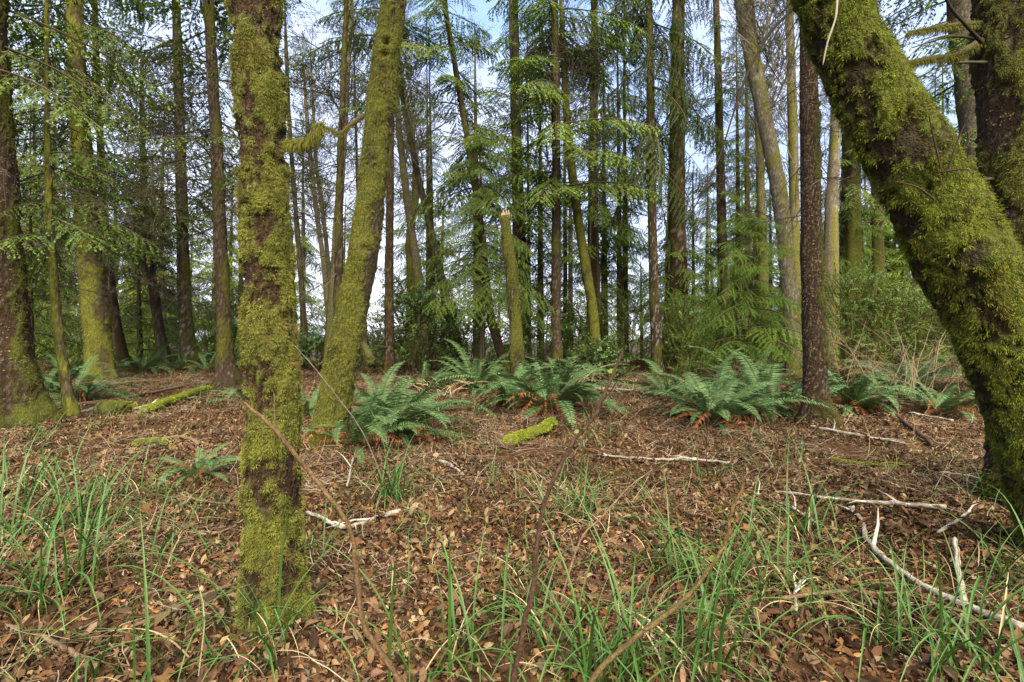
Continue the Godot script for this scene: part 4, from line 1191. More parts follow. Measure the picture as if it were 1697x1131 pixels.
	{"name": "spruce_tree", "label": "pinkish grey scaly trunk behind the ivy-footed leaning one", "pts": [[3.361, 0.62, -22, 0.264], [3.312, 4.373, -22, 0.231], [3.288, 7.307, -22, 0.209], [3.312, 10.484, -22, 0.187], [3.337, 13.907, -22, 0.154], [3.337, 15.862, -22, 0.143], [3.337, 18.0, -22.0, 0.025]], "style": "red_spruce", "sides": 22, "scales": 600, "lichen": 0.8, "moss": -0.1, "crowns": [["live", 4.5, 18, 90, 1.15, 0.4, -8, [1.35, 1.5, 1.0]]]},
	{"name": "spruce_tree", "label": "pale speckled trunk standing before the shrubs, mid clearing", "pts": [[4.696, 0.486, -17.5, 0.219], [4.638, 1.657, -17.5, 0.166], [4.579, 3.407, -17.5, 0.158], [4.521, 5.74, -17.5, 0.14], [4.482, 8.657, -17.5, 0.131], [4.443, 11.379, -17.5, 0.114], [4.424, 13.324, -17.5, 0.105], [4.41, 15.162, -17.5, 0.06], [4.399, 17.0, -17.5, 0.025]], "style": "brown_spruce", "sides": 30, "step": 0.08, "scales": 500, "lichen": 0.8, "moss": 0.02, "crowns": [["hang", 6.0, 15, 44, 1.3, 1.0, -20, [1, 1, 0.9]], ["live", 11, 17, 22, 1.1, 0.4, -8, [0.75, 0.8, 0.75]]]},
	{"name": "spruce_tree", "label": "massive dark trunk with ragged foliage up its lower stem", "pts": [[6.534, 0.605, -21.5, 0.645], [6.534, 2.637, -21.5, 0.473], [6.534, 5.026, -21.5, 0.365], [6.534, 7.415, -21.5, 0.333], [6.534, 10.281, -21.5, 0.301], [6.581, 13.626, -21.5, 0.258], [6.605, 15.776, -21.5, 0.237], [6.619, 17.388, -21.5, 0.136], [6.629, 19.0, -21.5, 0.035]], "style": "dark_spruce", "sides": 30, "step": 0.12, "moss": 0.06, "lichen": 0.4, "flare": 0.4, "crowns": [["live", 1.2, 5, 40, 0.85, 0.75, -6, [1, 1.1, 0.9]], ["bare", 5, 12, 30, 1.3, 1.1, 25, [1, 1, 1]], ["hang", 9, 19, 34, 1.3, 0.5, -14, [0.75, 0.8, 0.75]]]},
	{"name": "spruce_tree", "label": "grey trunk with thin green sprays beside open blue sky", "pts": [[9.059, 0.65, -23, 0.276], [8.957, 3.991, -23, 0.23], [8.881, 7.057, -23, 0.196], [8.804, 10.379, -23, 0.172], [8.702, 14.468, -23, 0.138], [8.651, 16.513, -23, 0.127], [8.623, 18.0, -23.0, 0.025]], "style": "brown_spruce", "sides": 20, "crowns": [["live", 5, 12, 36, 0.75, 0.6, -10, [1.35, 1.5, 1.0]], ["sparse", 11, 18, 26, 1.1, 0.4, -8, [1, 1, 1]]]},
	{"name": "alder_tree", "label": "thick pale lichened alder leaning towards the picture centre", "pts": [[7.825, 0.411, -15, 0.24], [7.725, 2.308, -15, 0.217], [7.608, 3.642, -15, 0.21], [7.475, 4.975, -15, 0.21], [7.258, 6.308, -15, 0.202], [6.992, 7.642, -15, 0.202], [6.725, 8.975, -15, 0.21], [6.525, 9.975, -15, 0.202], [6.342, 10.975, -15, 0.195], [6.225, 11.808, -15, 0.18], [5.997, 14.0, -15.0, 0.027]], "style": "pale_alder", "sides": 36, "step": 0.07, "strands": 3000, "strand_length": 0.05, "strand_width": 0.009, "moss": 0.16, "toward": [0.5, 0, 0.1], "lichen": 0.6, "crowns": [["alder", 6.5, 14, 34, 1.2, 0.8, 38, [1, 1, 1]]], "knots": [[-0.7, 6.614, 0.203, 0.14, 0.5], [-0.467, 4.781, 0.21, 0.1, 0]]},
	{"name": "alder_tree", "label": "straight pale yellowish stem between the leaning alder and the dark scaly trunk", "pts": [[9.912, 0.53, -19, 0.19], [9.912, 3.988, -19, 0.181], [9.891, 6.522, -19, 0.171], [9.827, 9.266, -19, 0.162], [9.743, 12.222, -19, 0.142], [9.702, 14.111, -19.0, 0.082], [9.672, 16.0, -19.0, 0.025]], "style": "pale_alder", "sides": 20, "moss": 0.14, "lichen": 0.6, "crowns": [["alder", 6, 16, 30, 1.1, 0.7, 40, [1, 1, 1]]]},
	{"name": "alder_tree", "label": "pale mossy stem at the left of the thick leaning alder", "pts": [[9.322, 0.56, -20, 0.17], [9.278, 3.894, -20, 0.16], [9.189, 6.783, -20, 0.14], [9.1, 9.228, -20, 0.13], [8.967, 11.894, -20, 0.11], [8.909, 13.447, -20.0, 0.063], [8.865, 15.0, -20.0, 0.025]], "style": "pale_alder", "sides": 18, "moss": 0.2, "lichen": 0.4, "crowns": [["alder", 6, 15, 24, 1.0, 0.6, 40, [1, 1, 1]]]},
	{"name": "alder_tree", "label": "pale grey trunk seen between the dark scaly trunk and the huge leaning one", "pts": [[12.308, 0.59, -21, 0.294], [12.332, 4.478, -21, 0.262], [12.378, 6.812, -21, 0.231], [12.495, 9.145, -21, 0.2], [12.588, 12.412, -21, 0.158], [12.627, 14.206, -21.0, 0.091], [12.656, 16.0, -21.0, 0.025]], "style": "pale_alder", "sides": 20, "moss": -0.15, "lichen": 0.7, "crowns": [["alder", 7, 16, 22, 1.0, 0.6, 40, [1, 1, 1]]]},
	{"name": "spruce_tree", "label": "shadowy wide trunk clothed in green sprays behind the pale grey one", "pts": [[14.401, 0.65, -23, 0.437], [14.401, 4.757, -23, 0.391], [14.375, 7.824, -23, 0.356], [14.349, 12.168, -23, 0.299], [14.339, 14.584, -23.0, 0.172], [14.331, 17.0, -23.0, 0.045]], "style": "dark_spruce", "sides": 20, "moss": 0.25, "crowns": [["young", 2.2, 7, 60, 0.7, 0.6, -10, [1, 1.05, 0.95]], ["live", 7, 17, 40, 1.1, 0.4, -8, [1, 1, 1]]]},
	{"name": "spruce_tree", "label": "grey trunk low beside the edge of the huge leaning one", "pts": [[16.253, 0.68, -24, 0.288], [16.227, 4.63, -24, 0.252], [16.173, 6.763, -24, 0.228], [16.093, 9.963, -24, 0.204], [16.056, 11.976, -24.0, 0.146], [16.027, 13.988, -24.0, 0.088], [16.006, 16.0, -24.0, 0.031]], "style": "brown_spruce", "sides": 18, "crowns": [["live", 6, 16, 40, 1.2, 0.4, -8, [1, 1, 1]]]},
	{"name": "alder_tree", "label": "pale yellow-lichened trunk filling the gap between the two big right trunks", "pts": [[9.374, 0.276, -10.5, 0.273], [9.234, 2.548, -10.5, 0.242], [9.071, 4.181, -10.5, 0.221], [8.908, 5.814, -10.5, 0.221], [8.768, 7.097, -10.5, 0.215], [8.651, 8.147, -10.5, 0.21], [8.604, 8.848, -10.5, 0.2], [8.502, 10.898, -10.5, 0.143], [8.425, 12.949, -10.5, 0.086], [8.368, 15.0, -10.5, 0.03]], "style": "pale_alder", "sides": 44, "step": 0.06, "strands": 2600, "strand_length": 0.04, "strand_width": 0.008, "moss": 0.06, "toward": [0.7, 0, 0.1], "lichen": 0.7, "crowns": [["sparse", 4.6, 10, 26, 0.9, 0.9, -6, [1, 1, 1]], ["live", 8, 15, 24, 1.1, 0.4, -8, [1, 1, 1]]]},
	{"name": "slender_tree", "label": "slim grey stem in the bright gap left of the wide dark trunk", "pts": [[-1.542, 0.693, -25, 0.175], [-1.625, 6.147, -25, 0.15], [-1.681, 11.703, -25, 0.125], [-1.697, 13.851, -25.0, 0.072], [-1.709, 16.0, -25.0, 0.025]], "style": "brown_spruce", "sides": 12, "step": 0.3, "crowns": [["live", 3.5, 16, 60, 0.85, 0.35, -6, [1.25, 1.25, 1.15]]]},
	{"name": "slender_tree", "label": "slim pole between the snag and the straight brown trunk", "pts": [[1.293, 0.68, -24, 0.132], [1.267, 5.963, -24, 0.12], [1.24, 11.83, -24, 0.096], [1.233, 13.915, -24.0, 0.055], [1.228, 16.0, -24.0, 0.025]], "style": "brown_spruce", "sides": 12, "step": 0.3, "crowns": [["sparse", 3.0, 16, 60, 0.85, 0.35, -6, [1, 1, 1]]]},
	{"name": "slender_tree", "label": "hair-thin dark pole right beside the wide dark trunk", "pts": [[0.819, 0.693, -25, 0.1], [0.792, 5.592, -25, 0.088], [0.736, 10.314, -25, 0.075], [0.711, 13.157, -25.0, 0.043], [0.692, 16.0, -25.0, 0.025]], "style": "grey_spruce", "sides": 12, "step": 0.3, "crowns": [["sparse", 3.0, 16, 60, 0.85, 0.35, -6, [1, 1, 1]]]},
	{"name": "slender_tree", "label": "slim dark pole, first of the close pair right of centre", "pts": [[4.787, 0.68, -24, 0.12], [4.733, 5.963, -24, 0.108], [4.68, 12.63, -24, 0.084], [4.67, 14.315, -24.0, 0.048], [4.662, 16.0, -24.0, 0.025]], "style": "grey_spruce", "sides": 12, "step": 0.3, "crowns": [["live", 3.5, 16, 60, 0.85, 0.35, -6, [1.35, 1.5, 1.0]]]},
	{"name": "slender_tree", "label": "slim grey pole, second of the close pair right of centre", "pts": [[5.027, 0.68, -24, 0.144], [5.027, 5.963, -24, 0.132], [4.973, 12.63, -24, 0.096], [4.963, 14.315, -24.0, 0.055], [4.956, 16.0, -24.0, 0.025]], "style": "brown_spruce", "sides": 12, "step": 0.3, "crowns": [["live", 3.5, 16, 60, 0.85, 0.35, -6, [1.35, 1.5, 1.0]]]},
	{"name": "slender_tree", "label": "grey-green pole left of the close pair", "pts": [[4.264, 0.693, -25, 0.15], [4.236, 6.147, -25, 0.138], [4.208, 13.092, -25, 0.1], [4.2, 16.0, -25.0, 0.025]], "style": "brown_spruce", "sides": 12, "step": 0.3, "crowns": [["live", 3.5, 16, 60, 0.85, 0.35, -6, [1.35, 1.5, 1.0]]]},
	{"name": "slender_tree", "label": "thin broken pole standing in the low sky gap right of centre", "pts": [[5.747, 0.68, -24, 0.072], [5.72, 3.297, -24, 0.06], [5.693, 4.95, -24, 0.048], [5.694, 4.9, -24.0, 0.025]], "style": "grey_spruce", "sides": 12, "step": 0.3, "crowns": []},
	{"name": "slender_tree", "label": "thin straight pole behind the young bright hemlock", "pts": [[10.486, 0.693, -25, 0.125], [10.458, 6.147, -25, 0.113], [10.375, 11.703, -25, 0.088], [10.351, 13.851, -25.0, 0.05], [10.333, 16.0, -25.0, 0.025]], "style": "brown_spruce", "sides": 12, "step": 0.3, "crowns": [["sparse", 3.0, 16, 60, 0.85, 0.35, -6, [1, 1, 1]]]},
	{"name": "slender_tree", "label": "grey pole at the edge of the blue gap near the leaning alder", "pts": [[10.467, 0.68, -24, 0.144], [10.44, 5.963, -24, 0.12], [10.387, 11.83, -24, 0.096], [10.372, 13.915, -24.0, 0.055], [10.362, 16.0, -24.0, 0.025]], "style": "brown_spruce", "sides": 12, "step": 0.3, "crowns": [["sparse", 3.0, 16, 60, 0.85, 0.35, -6, [1, 1, 1]]]},
	{"name": "slender_tree", "label": "thin dark pole in the low gap under the layered hemlock", "pts": [[-3.64, 0.68, -24, 0.12], [-3.667, 4.63, -24, 0.096], [-3.72, 8.63, -24, 0.072], [-3.745, 11.087, -24.0, 0.052], [-3.763, 13.543, -24.0, 0.031], [-3.777, 16.0, -24.0, 0.025]], "style": "grey_spruce", "sides": 12, "step": 0.3, "crowns": [["sparse", 3.0, 16, 60, 0.85, 0.35, -6, [1.25, 1.25, 1.15]]]},
	{"name": "slender_tree", "label": "thin dark pole between the spotted alder and the steep leaning trunk", "pts": [[-3.569, 0.693, -25, 0.113], [-3.625, 5.036, -25, 0.1], [-3.708, 8.092, -25, 0.075], [-3.762, 10.728, -25.0, 0.054], [-3.803, 13.364, -25.0, 0.033], [-3.833, 16.0, -25.0, 0.025]], "style": "grey_spruce", "sides": 12, "step": 0.3, "crowns": [["sparse", 3.0, 16, 60, 0.85, 0.35, -6, [1, 1, 1]]]},
	{"name": "slender_tree", "label": "slim far pole close beside the straight brown trunk", "pts": [[2.586, 0.676, -26, 0.104], [2.557, 5.464, -26, 0.091], [2.528, 9.22, -26, 0.078], [2.515, 11.48, -26.0, 0.056], [2.505, 13.74, -26.0, 0.034], [2.498, 16.0, -26.0, 0.025]], "style": "brown_spruce", "sides": 12, "step": 0.3, "crowns": [["sparse", 3.0, 16, 60, 0.85, 0.35, -6, [1, 1, 1]]]},
	{"name": "slender_tree", "label": "tiny-crowned sapling in the bright gap right of the massive trunk", "pts": [[8.067, 0.68, -24, 0.084], [8.04, 5.163, -24, 0.072], [8.013, 7.83, -24, 0.048], [8.005, 9.0, -24.0, 0.025]], "style": "grey_spruce", "sides": 12, "step": 0.3, "crowns": [["sparse", 3.0, 9, 60, 0.85, 0.35, -6, [1, 1, 1]]]},
	{"name": "slender_tree", "label": "thin dark stem close on the low side of the leaning mossy trunk", "pts": [[-5.389, 0.56, -20, 0.11], [-5.433, 2.561, -20, 0.1], [-5.522, 3.894, -20, 0.09], [-5.643, 6.316, -20.0, 0.075], [-5.734, 8.737, -20.0, 0.059], [-5.802, 11.158, -20.0, 0.044], [-5.853, 13.579, -20.0, 0.029], [-5.891, 16.0, -20.0, 0.025]], "style": "grey_spruce", "sides": 12, "step": 0.3, "crowns": [["sparse", 3.0, 16, 60, 0.85, 0.35, -6, [1, 1, 1]]]},
	{"name": "hemlock_tree", "label": "young bright green hemlock with feathery boughs beside the leaning alder", "pts": [[5.902, 0.366, -13.5, 0.061], [5.918, 1.933, -13.5, 0.047], [5.962, 2.982, -13.5, 0.041], [6.022, 3.732, -13.5, 0.034], [6.074, 4.6, -13.5, 0.025]], "style": "brown_spruce", "sides": 10, "crowns": [["young", 0.9, 4.6, 90, 0.8, 0.3, -4, [1.2, 1.25, 1.0]]]},
]

var SHRUBS := [
	["dark leathery shrub behind the fern at the leaning mossy trunk", -3.17, -18, 1.65, 3.22, 798, "salal", [1.1, 1.1, 1.1], 6],
	["rounded leathery shrub at the foot of the steeply leaning dark trunk", -1.593, -19.5, 1.43, 2.66, 608, "salal", [1.085, 1.1, 1.07], 6],
	["mixed green shrub filling the gap right of the snag", 1.059, -18.5, 1.43, 3.22, 684, "salal", [1.13, 1.145, 1.07], 6],
	["small grey-green ivy mound clothing the foot of a leaning mossy trunk", 2.409, -14.8, 0.55, 1.05, 323, "salal", [1.13, 1.13, 1.16], 3],
	["wide green thicket behind the pale speckled trunk", 4.367, -20, 1.98, 3.08, 912, "huckle", [1.1, 1.1, 1.1], 6],
	["shaded thicket at the foot of the massive dark trunk", 5.992, -18.5, 1.54, 2.66, 722, "huckle", [1.04, 1.055, 1.04], 6],
	["dense low thicket under the young bright hemlock", 7.301, -17, 2.09, 2.1, 798, "huckle", [1.1, 1.1, 1.07], 6],
	["tall leafy thicket behind the dark scaly trunk", 9.67, -15.5, 2.09, 3.5, 1178, "huckle", [1.175, 1.145, 1.1], 6],
	["sprawling thicket beside the huge leaning trunk", 10.858, -15, 1.76, 3.08, 798, "huckle", [1.16, 1.115, 1.07], 12],
	["low evergreen shrub near the thin dark pole by the thick mossy trunk", -7.3, -20, 1.43, 1.26, 418, "salal", [1.13, 1.16, 1.1], 6],
	["leafy green bush far behind the stout bright-mossed trunk", -19.427, -24, 2.86, 3.36, 988, "huckle", [1.28, 1.25, 1.07], 6],
	["leafy green bush far behind the blackish leaning trunk", -16.903, -25, 2.64, 3.08, 912, "huckle", [1.31, 1.28, 1.1], 6],
	["leafy bush far behind the clean brown trunk", -14.124, -25.5, 2.42, 3.08, 836, "huckle", [1.22, 1.25, 1.07], 6],
	["low bush just past the picture-edge trunk's mossy foot", -16.17, -18, 1.65, 2.38, 570, "huckle", [1.1, 1.13, 1.07], 6],
	["bush between the two big right-hand trunks", 11.577, -13, 1.76, 2.8, 570, "huckle", [1.1, 1.1, 1.07], 6],
	["leathery shrub beside the narrow red-brown trunk", -5.052, -21, 1.1, 1.54, 342, "salal", [1.13, 1.145, 1.1], 6],
	["low shrub in the dip left of the pale speckled trunk", 2.426, -20.5, 1.32, 2.1, 494, "salal", [1.13, 1.13, 1.07], 6],
]

var BRAMBLES := [
	["tangle of bare tan brambles between the dark scaly trunk and the huge leaning one", 7.518, -10.8, 26, 1.1, 1.9, [0.17, 0.125, 0.085], 0.09],
	["grey bare brambles behind the fern at the huge leaning trunk's edge", 8.9, -11.5, 16, 0.9, 2.1, [0.2, 0.15, 0.1], 0.1],
	["reddish bare shoots rising behind the fern right of the dark scaly trunk", 7.047, -11.5, 18, 0.8, 1.7, [0.14, 0.085, 0.055], 0.05],
	["pale bare twigs arching under the young bright hemlock", 5.62, -13.8, 18, 1.2, 1.1, [0.3, 0.24, 0.16], 0.2],
	["grey wiry twigs arching right of the snag", 1.501, -14, 16, 0.8, 1.3, [0.26, 0.22, 0.16], 0.2],
	["dry pale twigs beside the fern at the leaning mossy trunk", -1.513, -12, 16, 0.8, 0.9, [0.32, 0.25, 0.17], 0.24],
	["dry twigs low in front of the speckled trunk", 3.055, -13, 16, 0.9, 0.8, [0.34, 0.27, 0.17], 0.24],
]

var FERNS := [
	["big sword fern spilling from the foot of the leaning mossy trunk", -1.745, -7.91, 46, 1.254, 8],
	["sword fern with bright drooping fronds in front of the leaning trunk's foot", -1.969, -6.91, 23, 0.952, 3],
	["sword fern behind the leaning mossy trunk's big fern, tall pale fronds", -2.386, -9.74, 32, 1.176, 4],
	["large sword fern around the snag, with rust-red dead fronds below", 0.702, -10.28, 57, 1.4, 30],
	["sword fern on the near side of the snag", -0.043, -11.05, 39, 1.176, 18],
	["upright sword fern behind the centre fern", 1.077, -12.67, 43, 1.456, 4],
	["sword fern left of the snag, in front of the bowed brown trunk", -0.861, -13.24, 39, 1.456, 6],
	["small sword fern right behind the snag", 0.024, -14.54, 28, 1.008, 4],
	["broad dark sword fern left of the dark scaly trunk", 3.313, -8.86, 54, 1.4, 6],
	["large sword fern touching the dark scaly trunk", 4.616, -9.74, 54, 1.4, 5],
	["pale-topped sword fern at the back of the right-hand thicket", 5.441, -12.67, 46, 1.512, 4],
	["small sword fern at the open end of the right-hand thicket", 3.53, -12.15, 32, 1.176, 2],
	["sword fern just right of the dark scaly trunk", 6.623, -10.43, 43, 1.344, 8],
	["sword fern among bare canes beside the huge leaning trunk", 8.795, -12.15, 46, 1.512, 6],
	["sword fern against the huge leaning trunk's edge", 7.754, -9.74, 28, 1.12, 8],
	["small sword fern on the litter left of the thick mossy trunk", -3.345, -5.75, 19, 0.56, 0],
	["sword fern at the far side of the slender mossy pole", -10.96, -12.67, 39, 1.232, 2],
	["lush sword fern right behind the slender mossy pole", -9.101, -11.4, 36, 1.12, 2],
	["sword fern at the foot of the stout bright-mossed trunk", -13.236, -16.13, 39, 1.344, 2],
	["sword fern between the brown and blackish leaning trunks", -12.611, -18.5, 36, 1.232, 2],
	["sword fern between the blackish trunk and the dark straight one", -11.643, -19, 28, 1.12, 2],
	["sword fern right of the dark straight trunk's curved foot", -10.35, -18.5, 32, 1.12, 1],
	["sword fern peeping out right of the thick mossy trunk", -3.642, -9.74, 28, 1.064, 2],
	["pale small sword fern behind the bright mossy log", -2.287, -13.86, 25, 0.952, 2],
	["sword fern in the clearing left of the pale speckled trunk", 3.184, -15.79, 25, 0.896, 2],
	["tall sword fern standing behind the dark scaly trunk", 8.869, -17.68, 32, 1.232, 2],
	["small low fern at the foot of the clean brown trunk", -5.491, -11.4, 19, 0.784, 0],
]

